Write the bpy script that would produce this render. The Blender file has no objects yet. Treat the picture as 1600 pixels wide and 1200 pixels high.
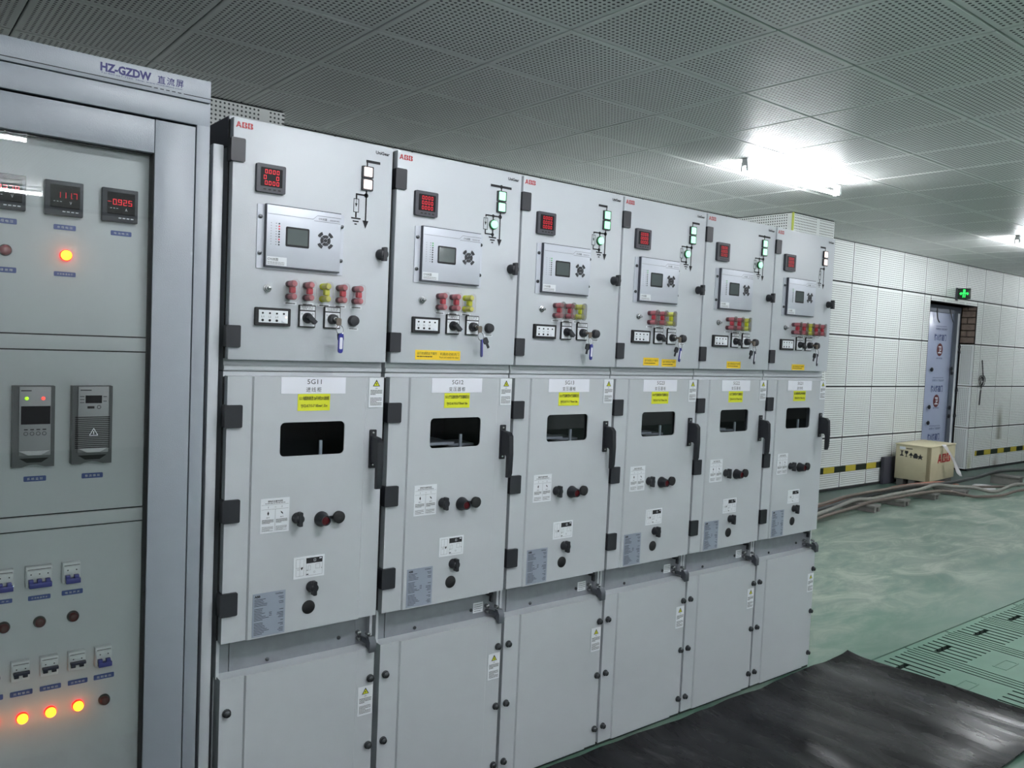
import bpy, bmesh, math, random
from mathutils import Matrix, Vector
random.seed(7)
SC = bpy.context.scene
COL = SC.collection
PI = math.pi
# ---------------------------------------------------------------- camera, light, exposure
YAW, PITCH, ROLL, FPX = 0.6719, -0.0530, 0.0440, 1290.14
CAM = Vector((-0.7979, -2.2499, 1.5910))
F = Vector((math.sin(YAW)*math.cos(PITCH), math.cos(YAW)*math.cos(PITCH), math.sin(PITCH)))
R0 = Vector((math.cos(YAW), -math.sin(YAW), 0)); U0 = R0.cross(F)
RR = math.cos(ROLL)*R0 + math.sin(ROLL)*U0; UU = -math.sin(ROLL)*R0 + math.cos(ROLL)*U0
cd = bpy.data.cameras.new('camera'); cam = bpy.data.objects.new('camera', cd); COL.objects.link(cam)
cam.matrix_world = Matrix(((RR.x, UU.x, -F.x, CAM.x), (RR.y, UU.y, -F.y, CAM.y), (RR.z, UU.z, -F.z, CAM.z), (0, 0, 0, 1)))
cd.sensor_width = 36; cd.lens = 36*FPX/1600; cd.clip_start = .02; cd.clip_end = 200
SC.camera = cam
SC.cycles.transparent_max_bounces = 32
w = bpy.data.worlds.new('world'); SC.world = w; w.use_nodes = True
w.node_tree.nodes['Background'].inputs[0].default_value = (.9, .95, 1, 1); w.node_tree.nodes['Background'].inputs[1].default_value = .05
SC.view_settings.view_transform = 'Standard'; SC.view_settings.look = 'None'
SC.view_settings.gamma = 1; SC.view_settings.use_curve_mapping = False
SC.view_settings.exposure = 2.68
TUBE = 34.0
ZC = 2.906
# lamps: (x start, y)
LAMPS = [(3.98, 1.30), (8.63, 1.30), (.05, -1.6), (4.0, -1.6), (8.65, -1.6), (-1.05, -4.45), (3.60, -4.45), (-.53, -7.2), (4.1, -7.2), (8.7, -4.45), (13.28, 1.30)]

# ---------------------------------------------------------------- materials
def lin(c): return tuple(((v/12.92) if v <= .04045 else ((v+.055)/1.055)**2.4) for v in c)
MATS = {}
def mat(name, rgb, rough=.5, metal=0, noise=0, nscale=20, bump=0, bscale=300, emit=0, spec=.5, alpha=1, coat=0, ecol=None):
    m = bpy.data.materials.new(name); m.use_nodes = True; nt = m.node_tree; b = nt.nodes['Principled BSDF']
    c = lin([v/255 for v in rgb])
    b.inputs['Base Color'].default_value = (*c, 1); b.inputs['Roughness'].default_value = rough; b.inputs['Metallic'].default_value = metal
    b.inputs['Specular IOR Level'].default_value = spec; b.inputs['Coat Weight'].default_value = coat
    tc = nt.nodes.new('ShaderNodeTexCoord')
    if noise:
        n = nt.nodes.new('ShaderNodeTexNoise'); n.inputs['Scale'].default_value = nscale; n.inputs['Detail'].default_value = 4
        nt.links.new(tc.outputs['Object'], n.inputs['Vector'])
        mx = nt.nodes.new('ShaderNodeMix'); mx.data_type = 'RGBA'; mx.blend_type = 'MULTIPLY'; mx.inputs[0].default_value = 1
        mr = nt.nodes.new('ShaderNodeMapRange'); mr.inputs[3].default_value = 1-noise; mr.inputs[4].default_value = 1+noise
        nt.links.new(n.outputs['Fac'], mr.inputs[0]); mx.inputs[6].default_value = (*c, 1); nt.links.new(mr.outputs[0], mx.inputs[7])
        nt.links.new(mx.outputs[2], b.inputs['Base Color'])
    if bump:
        n2 = nt.nodes.new('ShaderNodeTexNoise'); n2.inputs['Scale'].default_value = bscale; n2.inputs['Detail'].default_value = 2
        nt.links.new(tc.outputs['Object'], n2.inputs['Vector'])
        bp = nt.nodes.new('ShaderNodeBump'); bp.inputs['Strength'].default_value = bump; bp.inputs['Distance'].default_value = .001
        nt.links.new(n2.outputs['Fac'], bp.inputs['Height']); nt.links.new(bp.outputs[0], b.inputs['Normal'])
    if emit:
        b.inputs['Emission Color'].default_value = (*(lin([v/255 for v in (ecol or rgb)])), 1); b.inputs['Emission Strength'].default_value = emit
    MATS[name] = m
    return m
mat('panel_grey', (190, 195, 200), .42, noise=.015, nscale=3, bump=.25, bscale=420)
mat('panel_smooth', (182, 187, 191), .5, noise=.015, nscale=3, bump=.06, bscale=300)
mat('dc_grey', (142, 149, 157), .38, noise=.015, nscale=3, bump=.3, bscale=380)
mat('dc_inner', (208, 213, 215), .55, noise=.02, nscale=4)
mat('dc_divider', (212, 216, 218), .5)
mat('side_dark', (62, 62, 72), .45)
mat('black_plastic', (34, 36, 42), .42, noise=.05, nscale=60)
mat('black_soft', (22, 23, 26), .6)
mat('print_black', (28, 29, 33), .7)
mat('print_grey', (120, 124, 130), .7)
mat('print_blue', (40, 40, 98), .6)
mat('print_white', (225, 228, 235), .6)
mat('brand_red', (170, 32, 38), .5)
mat('white_paper', (226, 228, 236), .6)
mat('sticker_white', (222, 226, 230), .5)
mat('yellow_label', (216, 220, 40), .5)
mat('amber_label', (242, 204, 40), .5)
mat('alu_plate', (158, 166, 182), .4, metal=.3)
mat('galvanised', (142, 146, 152), .42, metal=.35, noise=.18, nscale=24)
mat('relay_silver', (192, 197, 206), .4, metal=.15)
mat('relay_edge', (70, 74, 84), .4)
mat('lcd', (88, 96, 96), .08, spec=.8)
mat('screen_black', (10, 10, 14), .45, spec=.2)
mat('steel', (170, 172, 174), .25, metal=.9)
mat('dark_steel', (84, 86, 90), .26, metal=.7)
mat('bracket_steel', (92, 96, 102), .35, metal=.7)
mat('digit_red', (255, 40, 60), .5, emit=.05)
mat('led_red', (200, 20, 40), .3, emit=.15)
mat('led_green', (40, 150, 60), .3, emit=.1)
mat('lens_green', (120, 255, 170), .3, emit=.30, ecol=(150, 255, 185))
mat('lens_green_frame', (16, 70, 36), .4, emit=.02)
mat('lens_white', (255, 232, 220), .3, emit=.22)
mat('link_red', (190, 60, 74), .25, noise=.15, nscale=90)
mat('link_red_clear', (192, 116, 124), .12)
mat('link_yellow', (208, 218, 50), .25)
mat('link_yellow_clear', (214, 218, 110), .12)
mat('link_dark', (96, 56, 64), .3)
mat('tag_blue', (48, 52, 140), .35)
mat('tag_dark', (30, 32, 52), .35)
mat('name_blue', (62, 82, 150), .4)
mat('brass', (104, 94, 84), .3)
mat('interior_dark', (26, 27, 30), .8)
mat('interior_floor', (176, 180, 184), .45)
mat('module_grey', (112, 117, 118), .45)
mat('module_dark', (88, 92, 94), .5)
mat('module_light', (138, 143, 144), .4)
mat('slot_black', (12, 12, 14), .8)
mat('breaker_white', (232, 235, 235), .45)
mat('breaker_blue', (46, 52, 108), .4)
mat('breaker_black', (30, 32, 48), .4)
mat('meter_grey', (58, 60, 68), .45)
mat('lamp_bezel', (38, 26, 30), .35)
mat('lamp_red_off', (78, 14, 22), .2)
mat('lamp_red_dim', (150, 72, 76), .2)
mat('lamp_lit', (255, 200, 40), .3, emit=.75, ecol=(255, 170, 30))
mat('lamp_ring_lit', (255, 40, 20), .3, emit=.45, ecol=(255, 30, 16))
mat('led_lime', (150, 230, 40), .3, emit=.2)
mat('led_red_on', (255, 70, 60), .3, emit=.25)
mat('wall_base', (36, 40, 40), .8)
mat('plaster', (190, 192, 190), .85, noise=.15, nscale=8)
mat('brick', (118, 104, 94), .9, noise=.35, nscale=22, bump=.5, bscale=60)
mat('mortar', (128, 118, 110), .9, noise=.2, nscale=30)
mat('door_film', (172, 182, 208), .28, noise=.04, nscale=4)
mat('door_frame', (96, 104, 116), .4, metal=.3)
mat('print_navy', (48, 62, 120), .6)
mat('print_maroon', (96, 36, 40), .6)
mat('sign_dark', (20, 44, 26), .4)
mat('sign_green', (40, 230, 90), .4, emit=.2)
mat('wood_crate', (198, 190, 160), .7, noise=.1, nscale=9, bump=.2, bscale=60)
mat('wood_strip', (150, 140, 112), .75)
mat('support_wood', (112, 111, 108), .8, noise=.2, nscale=14)
mat('cable_grey', (132, 132, 126), .6, noise=.1, nscale=30)
mat('cable_black', (62, 66, 66), .55, noise=.12, nscale=30)
mat('cable_brown', (104, 94, 88), .6, noise=.12, nscale=30)
mat('cable_orange', (178, 120, 102), .6, noise=.1, nscale=30)
mat('white_film', (208, 206, 208), .35)
mat('edge_yellow', (196, 206, 90), .5)
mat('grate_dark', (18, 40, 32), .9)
mat('ceil_base', (120, 122, 122), .9)
mat('t_grid', (176, 180, 180), .5)
mat('lamp_body', (200, 204, 204), .5)
mat('plinth', (40, 50, 46), .8)
mat('tube', (255, 255, 255), .5, emit=TUBE, ecol=(248, 250, 255))
def glass_mat(name, tint, gloss):
    m = bpy.data.materials.new(name); m.use_nodes = True; nt = m.node_tree
    for n in list(nt.nodes):
        if n.type != 'OUTPUT_MATERIAL': nt.nodes.remove(n)
    out = nt.nodes['Material Output']
    t = nt.nodes.new('ShaderNodeBsdfTransparent'); t.inputs[0].default_value = (*tint, 1)
    g = nt.nodes.new('ShaderNodeBsdfGlossy'); g.inputs['Roughness'].default_value = .01
    fr = nt.nodes.new('ShaderNodeFresnel'); fr.inputs[0].default_value = 1.5
    mu = nt.nodes.new('ShaderNodeMath'); mu.operation = 'MULTIPLY'; mu.inputs[1].default_value = gloss
    mx = nt.nodes.new('ShaderNodeMixShader')
    nt.links.new(fr.outputs[0], mu.inputs[0]); nt.links.new(mu.outputs[0], mx.inputs[0])
    nt.links.new(t.outputs[0], mx.inputs[1]); nt.links.new(g.outputs[0], mx.inputs[2]); nt.links.new(mx.outputs[0], out.inputs[0])
    MATS[name] = m
glass_mat('glass_clear', (.97, .98, .98), 1.0)
glass_mat('glass_smoked', (.84, .86, .88), .16)
glass_mat('film_clear', (.96, .94, .94), .7)
def perf_mat(name, rgb, hole, ax, org, pitch=.025, r=.0052, tile=.6, margin=.026, rough=.45, stains=()):
    """flat sheet with a grid of small punched holes (position based, world metres)"""
    m = mat(name, rgb, rough); nt = m.node_tree; b = nt.nodes['Principled BSDF']
    geo = nt.nodes.new('ShaderNodeNewGeometry'); sp = nt.nodes.new('ShaderNodeSeparateXYZ'); nt.links.new(geo.outputs['Position'], sp.inputs[0])
    def math_(op, a, bv=None, cv=None):
        n = nt.nodes.new('ShaderNodeMath'); n.operation = op
        for i, v in enumerate((a, bv, cv)):
            if v is None: continue
            if isinstance(v, (int, float)): n.inputs[i].default_value = v
            else: nt.links.new(v, n.inputs[i])
        return n.outputs[0]
    d = []; inside = None
    for k in (0, 1):
        s = math_('SUBTRACT', sp.outputs[ax[k]], org[k])
        t = math_('FLOORED_MODULO', s, tile)
        q = math_('FLOORED_MODULO', t, pitch)
        d.append(math_('SUBTRACT', q, pitch/2))
        e = math_('MULTIPLY', math_('GREATER_THAN', t, margin), math_('LESS_THAN', t, tile-margin))
        inside = e if inside is None else math_('MULTIPLY', inside, e)
    dist = math_('SQRT', math_('ADD', math_('MULTIPLY', d[0], d[0]), math_('MULTIPLY', d[1], d[1])))
    hol = math_('MULTIPLY', math_('LESS_THAN', dist, r), inside)
    ns = nt.nodes.new('ShaderNodeTexNoise'); ns.inputs['Scale'].default_value = 1.7; nt.links.new(geo.outputs['Position'], ns.inputs['Vector'])
    mr = nt.nodes.new('ShaderNodeMapRange'); mr.inputs[3].default_value = .93; mr.inputs[4].default_value = 1.05; nt.links.new(ns.outputs['Fac'], mr.inputs[0])
    m0 = nt.nodes.new('ShaderNodeMix'); m0.data_type = 'RGBA'; m0.blend_type = 'MULTIPLY'; m0.inputs[0].default_value = 1
    m0.inputs[6].default_value = b.inputs['Base Color'].default_value; nt.links.new(mr.outputs[0], m0.inputs[7])
    mx = nt.nodes.new('ShaderNodeMix'); mx.data_type = 'RGBA'; nt.links.new(hol, mx.inputs[0]); nt.links.new(m0.outputs[2], mx.inputs[6])
    mx.inputs[7].default_value = (*lin([v/255 for v in hole]), 1); last = mx.outputs[2]
    for sx, sw, za, zb, col, st in stains:
        dx = math_('ABSOLUTE', math_('SUBTRACT', sp.outputs[0], math_('ADD', sx, math_('MULTIPLY', math_('SUBTRACT', ns.outputs['Fac'], .5), .2))))
        k = math_('MULTIPLY', math_('MAXIMUM', math_('SUBTRACT', 1, math_('DIVIDE', dx, sw)), 0), math_('MULTIPLY', math_('GREATER_THAN', sp.outputs[2], za), math_('MAXIMUM', math_('MINIMUM', math_('MULTIPLY', math_('SUBTRACT', zb, sp.outputs[2]), 4), 1), 0)))
        q = nt.nodes.new('ShaderNodeMix'); q.data_type = 'RGBA'; nt.links.new(math_('MULTIPLY', k, st), q.inputs[0]); nt.links.new(last, q.inputs[6]); q.inputs[7].default_value = (*lin(col), 1); last = q.outputs[2]
    nt.links.new(last, b.inputs['Base Color'])
    return m
CX0, CY0 = 1.5587, .4195
WX0, WZ0 = 8.30, .62
perf_mat('ceiling_sheet', (230, 233, 230), (26, 30, 30), (0, 1), (CX0, CY0), pitch=.025, r=.0066)
perf_mat('wall_sheet', (226, 230, 228), (70, 78, 78), (0, 2), (WX0, WZ0), r=.0062, stains=((12.75, .12, .42, .98, (.42, .40, .34), .8), (12.7, .14, 0, .24, (.40, .33, .26), .8), (11.78, .10, .02, .35, (.62, .62, .40), .6)))
perf_mat('wall_sheet_side', (226, 230, 228), (60, 66, 66), (1, 2), (2.9, WZ0), r=.0062)
# floor: green epoxy with pale scuffed dust
def floor_mat():
    m = mat('floor_green', (96, 142, 120), .45); nt = m.node_tree; b = nt.nodes['Principled BSDF']
    geo = nt.nodes.new('ShaderNodeNewGeometry')
    mp = nt.nodes.new('ShaderNodeMapping'); mp.inputs['Rotation'].default_value = (0, 0, .5); mp.inputs['Scale'].default_value = (1.0, 2.4, 1)
    nt.links.new(geo.outputs['Position'], mp.inputs['Vector'])
    n1 = nt.nodes.new('ShaderNodeTexNoise'); n1.inputs['Scale'].default_value = 1.7; n1.inputs['Detail'].default_value = 7; n1.inputs['Roughness'].default_value = .72; n1.inputs['Distortion'].default_value = 1.1
    nt.links.new(mp.outputs[0], n1.inputs['Vector'])
    n2 = nt.nodes.new('ShaderNodeTexNoise'); n2.inputs['Scale'].default_value = .45; n2.inputs['Detail'].default_value = 2
    nt.links.new(geo.outputs['Position'], n2.inputs['Vector'])
    r1 = nt.nodes.new('ShaderNodeMapRange'); r1.inputs[1].default_value = .38; r1.inputs[2].default_value = .62
    nt.links.new(n1.outputs['Fac'], r1.inputs[0])
    # dust lies between the trench and the cable run, not along the wall
    sp = nt.nodes.new('ShaderNodeSeparateXYZ'); nt.links.new(geo.outputs['Position'], sp.inputs[0])
    ra = nt.nodes.new('ShaderNodeMapRange'); ra.inputs[1].default_value = 2.3; ra.inputs[2].default_value = 1.7; nt.links.new(sp.outputs[1], ra.inputs[0])
    rb = nt.nodes.new('ShaderNodeMapRange'); rb.inputs[1].default_value = -.1; rb.inputs[2].default_value = .5; rb.inputs[3].default_value = .25; nt.links.new(sp.outputs[1], rb.inputs[0])
    mu = nt.nodes.new('ShaderNodeMath'); mu.operation = 'MULTIPLY'; nt.links.new(ra.outputs[0], mu.inputs[0]); nt.links.new(rb.outputs[0], mu.inputs[1])
    mu2 = nt.nodes.new('ShaderNodeMath'); mu2.operation = 'MULTIPLY'; nt.links.new(mu.outputs[0], mu2.inputs[0]); nt.links.new(r1.outputs[0], mu2.inputs[1])
    cr = nt.nodes.new('ShaderNodeMix'); cr.data_type = 'RGBA'; cr.inputs[6].default_value = (*lin((.26, .39, .335)), 1); cr.inputs[7].default_value = (*lin((.30, .435, .375)), 1)
    nt.links.new(n2.outputs['Fac'], cr.inputs[0])
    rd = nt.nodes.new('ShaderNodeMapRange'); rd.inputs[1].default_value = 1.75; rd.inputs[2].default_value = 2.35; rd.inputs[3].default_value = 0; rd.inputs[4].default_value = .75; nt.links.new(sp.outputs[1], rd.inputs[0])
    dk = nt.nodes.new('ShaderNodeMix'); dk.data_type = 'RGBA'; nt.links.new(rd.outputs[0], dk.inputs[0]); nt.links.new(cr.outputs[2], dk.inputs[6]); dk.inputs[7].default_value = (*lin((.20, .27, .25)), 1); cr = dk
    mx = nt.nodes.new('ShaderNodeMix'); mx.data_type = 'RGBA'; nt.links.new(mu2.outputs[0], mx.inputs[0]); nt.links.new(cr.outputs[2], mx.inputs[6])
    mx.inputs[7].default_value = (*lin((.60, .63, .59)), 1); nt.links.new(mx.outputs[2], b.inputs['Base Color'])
    rr = nt.nodes.new('ShaderNodeMapRange'); rr.inputs[3].default_value = .38; rr.inputs[4].default_value = .7; nt.links.new(mu2.outputs[0], rr.inputs[0]); nt.links.new(rr.outputs[0], b.inputs['Roughness'])
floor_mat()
mat('cover_green', (84, 120, 103), .5, noise=.12, nscale=9)
def mat_rubber():
    m = mat('rubber_black', (27, 27, 31), .2, spec=.22); nt = m.node_tree; b = nt.nodes['Principled BSDF']
    geo = nt.nodes.new('ShaderNodeNewGeometry'); n = nt.nodes.new('ShaderNodeTexNoise'); n.inputs['Scale'].default_value = 5; n.inputs['Detail'].default_value = 6; n.inputs['Distortion'].default_value = 1.2
    mp = nt.nodes.new('ShaderNodeMapping'); mp.inputs['Scale'].default_value = (2.6, .7, 1); nt.links.new(geo.outputs['Position'], mp.inputs[0]); nt.links.new(mp.outputs[0], n.inputs['Vector'])
    r = nt.nodes.new('ShaderNodeMapRange'); r.inputs[1].default_value = .62; r.inputs[2].default_value = .74; nt.links.new(n.outputs['Fac'], r.inputs[0])
    mx = nt.nodes.new('ShaderNodeMix'); mx.data_type = 'RGBA'; nt.links.new(r.outputs[0], mx.inputs[0]); mx.inputs[6].default_value = (*lin((.05, .05, .062)), 1); mx.inputs[7].default_value = (*lin((.26, .255, .26)), 1)
    nt.links.new(mx.outputs[2], b.inputs['Base Color'])
    r2 = nt.nodes.new('ShaderNodeMapRange'); r2.inputs[3].default_value = .12; r2.inputs[4].default_value = .42; nt.links.new(n.outputs['Fac'], r2.inputs[0]); nt.links.new(r2.outputs[0], b.inputs['Roughness'])
mat_rubber()
def hazard_mat():
    m = mat('hazard', (30, 34, 30), .5); nt = m.node_tree; b = nt.nodes['Principled BSDF']
    geo = nt.nodes.new('ShaderNodeNewGeometry'); sp = nt.nodes.new('ShaderNodeSeparateXYZ'); nt.links.new(geo.outputs['Position'], sp.inputs[0])
    a = nt.nodes.new('ShaderNodeMath'); a.operation = 'FLOORED_MODULO'; a.inputs[1].default_value = .48; nt.links.new(sp.outputs[0], a.inputs[0])
    g = nt.nodes.new('ShaderNodeMath'); g.operation = 'GREATER_THAN'; g.inputs[1].default_value = .25; nt.links.new(a.outputs[0], g.inputs[0])
    mx = nt.nodes.new('ShaderNodeMix'); mx.data_type = 'RGBA'; nt.links.new(g.outputs[0], mx.inputs[0]); mx.inputs[6].default_value = (*lin((.11, .16, .12)), 1); mx.inputs[7].default_value = (*lin((.72, .66, .22)), 1)
    nt.links.new(mx.outputs[2], b.inputs['Base Color'])
hazard_mat()

# ---------------------------------------------------------------- mesh helpers
def bx(bm, x0, x1, y0, y1, z0, z1, bev=0):
    v = [bm.verts.new((x, y, z)) for x in (x0, x1) for y in (y0, y1) for z in (z0, z1)]
    f = [bm.faces.new([v[i] for i in q]) for q in ((0, 1, 3, 2), (4, 6, 7, 5), (0, 4, 5, 1), (2, 3, 7, 6), (0, 2, 6, 4), (1, 5, 7, 3))]
    if bev:
        es = {e for q in f for e in q.edges}
        bmesh.ops.bevel(bm, geom=list(es), offset=bev, segments=2, affect='EDGES', profile=.5)
def prism(bm, pts, y0, y1):
    """polygon in XZ (counter-clockwise seen from the front, -y) extruded from y0 (front) to y1"""
    a = [bm.verts.new((p[0], y0, p[1])) for p in pts]; b = [bm.verts.new((p[0], y1, p[1])) for p in pts]
    n = len(pts); bm.faces.new(a); bm.faces.new(b[::-1])
    for i in range(n): bm.faces.new((a[i], b[i], b[(i+1) % n], a[(i+1) % n]))
def prism_x(bm, pts, x0, x1):
    """polygon in YZ extruded along x"""
    a = [bm.verts.new((x0, p[0], p[1])) for p in pts]; b = [bm.verts.new((x1, p[0], p[1])) for p in pts]
    n = len(pts); bm.faces.new(a); bm.faces.new(b[::-1])
    for i in range(n): bm.faces.new((a[i], b[i], b[(i+1) % n], a[(i+1) % n]))
def rrect(x0, x1, z0, z1, r, n=5):
    p = []
    for cx, cz, a0 in ((x1-r, z1-r, 0), (x0+r, z1-r, 90), (x0+r, z0+r, 180), (x1-r, z0+r, 270)):
        for i in range(n+1):
            a = math.radians(a0+90*i/n); p.append((cx+r*math.cos(a), cz+r*math.sin(a)))
    return p
def lathe(bm, cx, cz, prof, seg=20, y=True):
    """profile [(radius, y)] revolved about an axis along y through (cx, cz)"""
    rings = []
    for r, yy in prof:
        rings.append([bm.verts.new((cx+r*math.cos(2*PI*i/seg), yy, cz+r*math.sin(2*PI*i/seg))) for i in range(seg)])
    for a, b in zip(rings, rings[1:]):
        for i in range(seg): bm.faces.new((a[i], a[(i+1) % seg], b[(i+1) % seg], b[i]))
    bm.faces.new(rings[0][::-1]); bm.faces.new(rings[-1])
def tube(bm, pts, r, seg=8):
    pts = [Vector(p) for p in pts]; rings = []
    for i, p in enumerate(pts):
        d = (pts[min(i+1, len(pts)-1)]-pts[max(i-1, 0)]).normalized()
        u = d.cross(Vector((0, 0, 1)))
        if u.length < .1: u = d.cross(Vector((1, 0, 0)))
        u.normalize(); v = u.cross(d)
        rings.append([bm.verts.new(p+r*(math.cos(2*PI*k/seg)*u+math.sin(2*PI*k/seg)*v)) for k in range(seg)])
    for a, b in zip(rings, rings[1:]):
        for k in range(seg): bm.faces.new((a[k], a[(k+1) % seg], b[(k+1) % seg], b[k]))
    bm.faces.new(rings[0][::-1]); bm.faces.new(rings[-1])
def smooth_path(pts, n=6):
    P = [Vector(p) for p in pts]; out = []
    for i in range(len(P)-1):
        p0, p1, p2, p3 = P[max(i-1, 0)], P[i], P[i+1], P[min(i+2, len(P)-1)]
        for k in range(n):
            t = k/n
            out.append(.5*((2*p1)+(p2-p0)*t+(2*p0-5*p1+4*p2-p3)*t*t+(3*p1-p0-3*p2+p3)*t**3))
    out.append(P[-1]); return out
def finish(name, bm, m, smooth=True, ang=.7):
    bmesh.ops.recalc_face_normals(bm, faces=bm.faces[:])
    if smooth:
        for f in bm.faces: f.smooth = True
        for e in bm.edges:
            if len(e.link_faces) == 2 and e.calc_face_angle(0) > ang: e.smooth = False
    me = bpy.data.meshes.new(name); bm.to_mesh(me); bm.free()
    if m: me.materials.append(MATS[m])
    return me
CACHE = {}
def link(name, me, parent=None, loc=None, rot=None):
    o = bpy.data.objects.new(name, me); COL.objects.link(o)
    if parent is not None: o.parent = parent
    if loc: o.location = loc
    if rot: o.rotation_euler = rot
    return o
def ob(name, fn, m, parent=None, key=None, loc=None, rot=None, smooth=True):
    """one mesh object; fn(bm) fills the mesh; with a key the mesh data are shared"""
    if key and key in CACHE: me = CACHE[key]
    else:
        bm = bmesh.new(); fn(bm); me = finish(name, bm, m, smooth)
        if key: CACHE[key] = me
    return link(name, me, parent, loc, rot)
def B(*a, bev=0): return lambda bm: bx(bm, *a, bev=bev)
def L(*a, **k): return lambda bm: lathe(bm, *a, **k)
def PR(*a): return lambda bm: prism(bm, *a)
def empty(name, loc=(0, 0, 0), rot=0):
    o = bpy.data.objects.new(name, None); COL.objects.link(o); o.location = loc; o.rotation_euler = (0, 0, rot); o.empty_display_size = .1
    return o
def tag(o, label, cat, group=None):
    o['label'] = label; o['category'] = cat
    if group: o['group'] = group
    return o
def struct(o): o['kind'] = 'structure'; return o
def text_poly(s, bold=0):
    c = bpy.data.curves.new('text', 'FONT'); c.body = s; c.resolution_u = 2; c.offset = bold
    o = bpy.data.objects.new('text', c); COL.objects.link(o)
    bpy.context.view_layer.update()
    me = bpy.data.meshes.new_from_object(o.evaluated_get(bpy.context.evaluated_depsgraph_get()))
    bpy.data.objects.remove(o); bpy.data.curves.remove(c)
    vs = [v.co.copy() for v in me.vertices]; fs = [tuple(p.vertices) for p in me.polygons]; bpy.data.meshes.remove(me)
    return vs, fs
TC = {}
def text(bm, s, x0, x1, z0, z1, y, bold=0, fit=True, rot=None):
    """lettering laid flat on the plane y, stretched into the box x0..x1, z0..z1"""
    if (s, bold) not in TC: TC[(s, bold)] = text_poly(s, bold)
    vs, fs = TC[(s, bold)]
    xa = min(v.x for v in vs); xb = max(v.x for v in vs); za = min(v.y for v in vs); zb = max(v.y for v in vs)
    nv = [bm.verts.new((x0+(v.x-xa)/(xb-xa)*(x1-x0), y, z0+(v.y-za)/(zb-za)*(z1-z0))) for v in vs]
    for f in fs:
        try: bm.faces.new([nv[i] for i in f])
        except ValueError: pass
def rect(bm, x0, x1, z0, z1, y):
    bm.faces.new([bm.verts.new(p) for p in ((x0, y, z0), (x1, y, z0), (x1, y, z1), (x0, y, z1))])
def poly(bm, pts, y): bm.faces.new([bm.verts.new((p[0], y, p[1])) for p in pts])
def lines(bm, rnd, x0, x1, z0, z1, y, n, th=.4, words=True):
    """rows of tiny print too small to read"""
    h = (z1-z0)/n
    for i in range(n):
        zt = z1-(i+.5)*h; e = x1 if i % 4 != 3 else x0+(x1-x0)*rnd.uniform(.4, .8); x = x0
        while x < e:
            wd = rnd.uniform(.06, .16)*(x1-x0); rect(bm, x, min(x+wd, e), zt-h*th/2, zt+h*th/2, y); x += wd+.02*(x1-x0)
SEG = {'0': 'abcdef', '1': 'bc', '2': 'abged', '3': 'abgcd', '4': 'fgbc', '5': 'afgcd', '6': 'afgedc', '7': 'abc', '8': 'abcdefg', '9': 'abcdfg', '-': 'g', '.': ''}
def seg7(bm, s, x, z, wd, h, y, gap=.35, t=.11):
    for ch in s:
        if ch == '.':
            rect(bm, x-wd*gap*.7, x-wd*gap*.7+t*h*.9, z, z+t*h*.9, y); continue
        th = t*h; m = z+h/2
        S = {'a': (x, x+wd, z+h-th, z+h), 'd': (x, x+wd, z, z+th), 'g': (x, x+wd, m-th/2, m+th/2), 'b': (x+wd-th, x+wd, m, z+h), 'c': (x+wd-th, x+wd, z, m), 'f': (x, x+th, m, z+h), 'e': (x, x+th, z, m)}
        for k in SEG.get(ch, ''): rect(bm, *S[k], y)
        x += wd*(1+gap)
def brand_logo(bm, x0, x1, z0, z1, y):
    """three block capitals A B B cut by a thin cross of gaps"""
    W3 = (x1-x0)/3; H = z1-z0
    def P(pts, ox): poly(bm, [(ox+p[0]*W3, z0+p[1]*H) for p in pts], y)
    P([(0, 0), (.24, 0), (.30, .2), (.46, .2), (.46, .45), (.165, .45)], x0)
    P([(.18, .49), (.46, .49), (.46, 1), (.33, 1)], x0)
    P([(.49, .2), (.66, .2), (.72, 0), (.96, 0), (.79, .45), (.49, .45)], x0)
    P([(.49, .49), (.775, .49), (.62, 1), (.49, 1)], x0)
    for k in (1, 2):
        o = x0+k*W3+.05*W3
        P([(.0, 0), (.44, 0), (.44, .17), (.29, .17), (.29, .48), (.0, .48)], o)
        P([(.0, .52), (.29, .52), (.29, .83), (.44, .83), (.44, 1), (.0, 1)], o)
        P([(.47, 0), (.74, 0), (.88, .08), (.92, .22), (.88, .38), (.76, .48), (.47, .48), (.47, .33), (.58, .31), (.60, .24), (.57, .17), (.47, .17)], o)
        P([(.47, .52), (.74, .52), (.85, .62), (.88, .76), (.83, .92), (.7, 1), (.47, 1), (.47, .83), (.55, .83), (.58, .76), (.55, .69), (.47, .67)], o)

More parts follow.
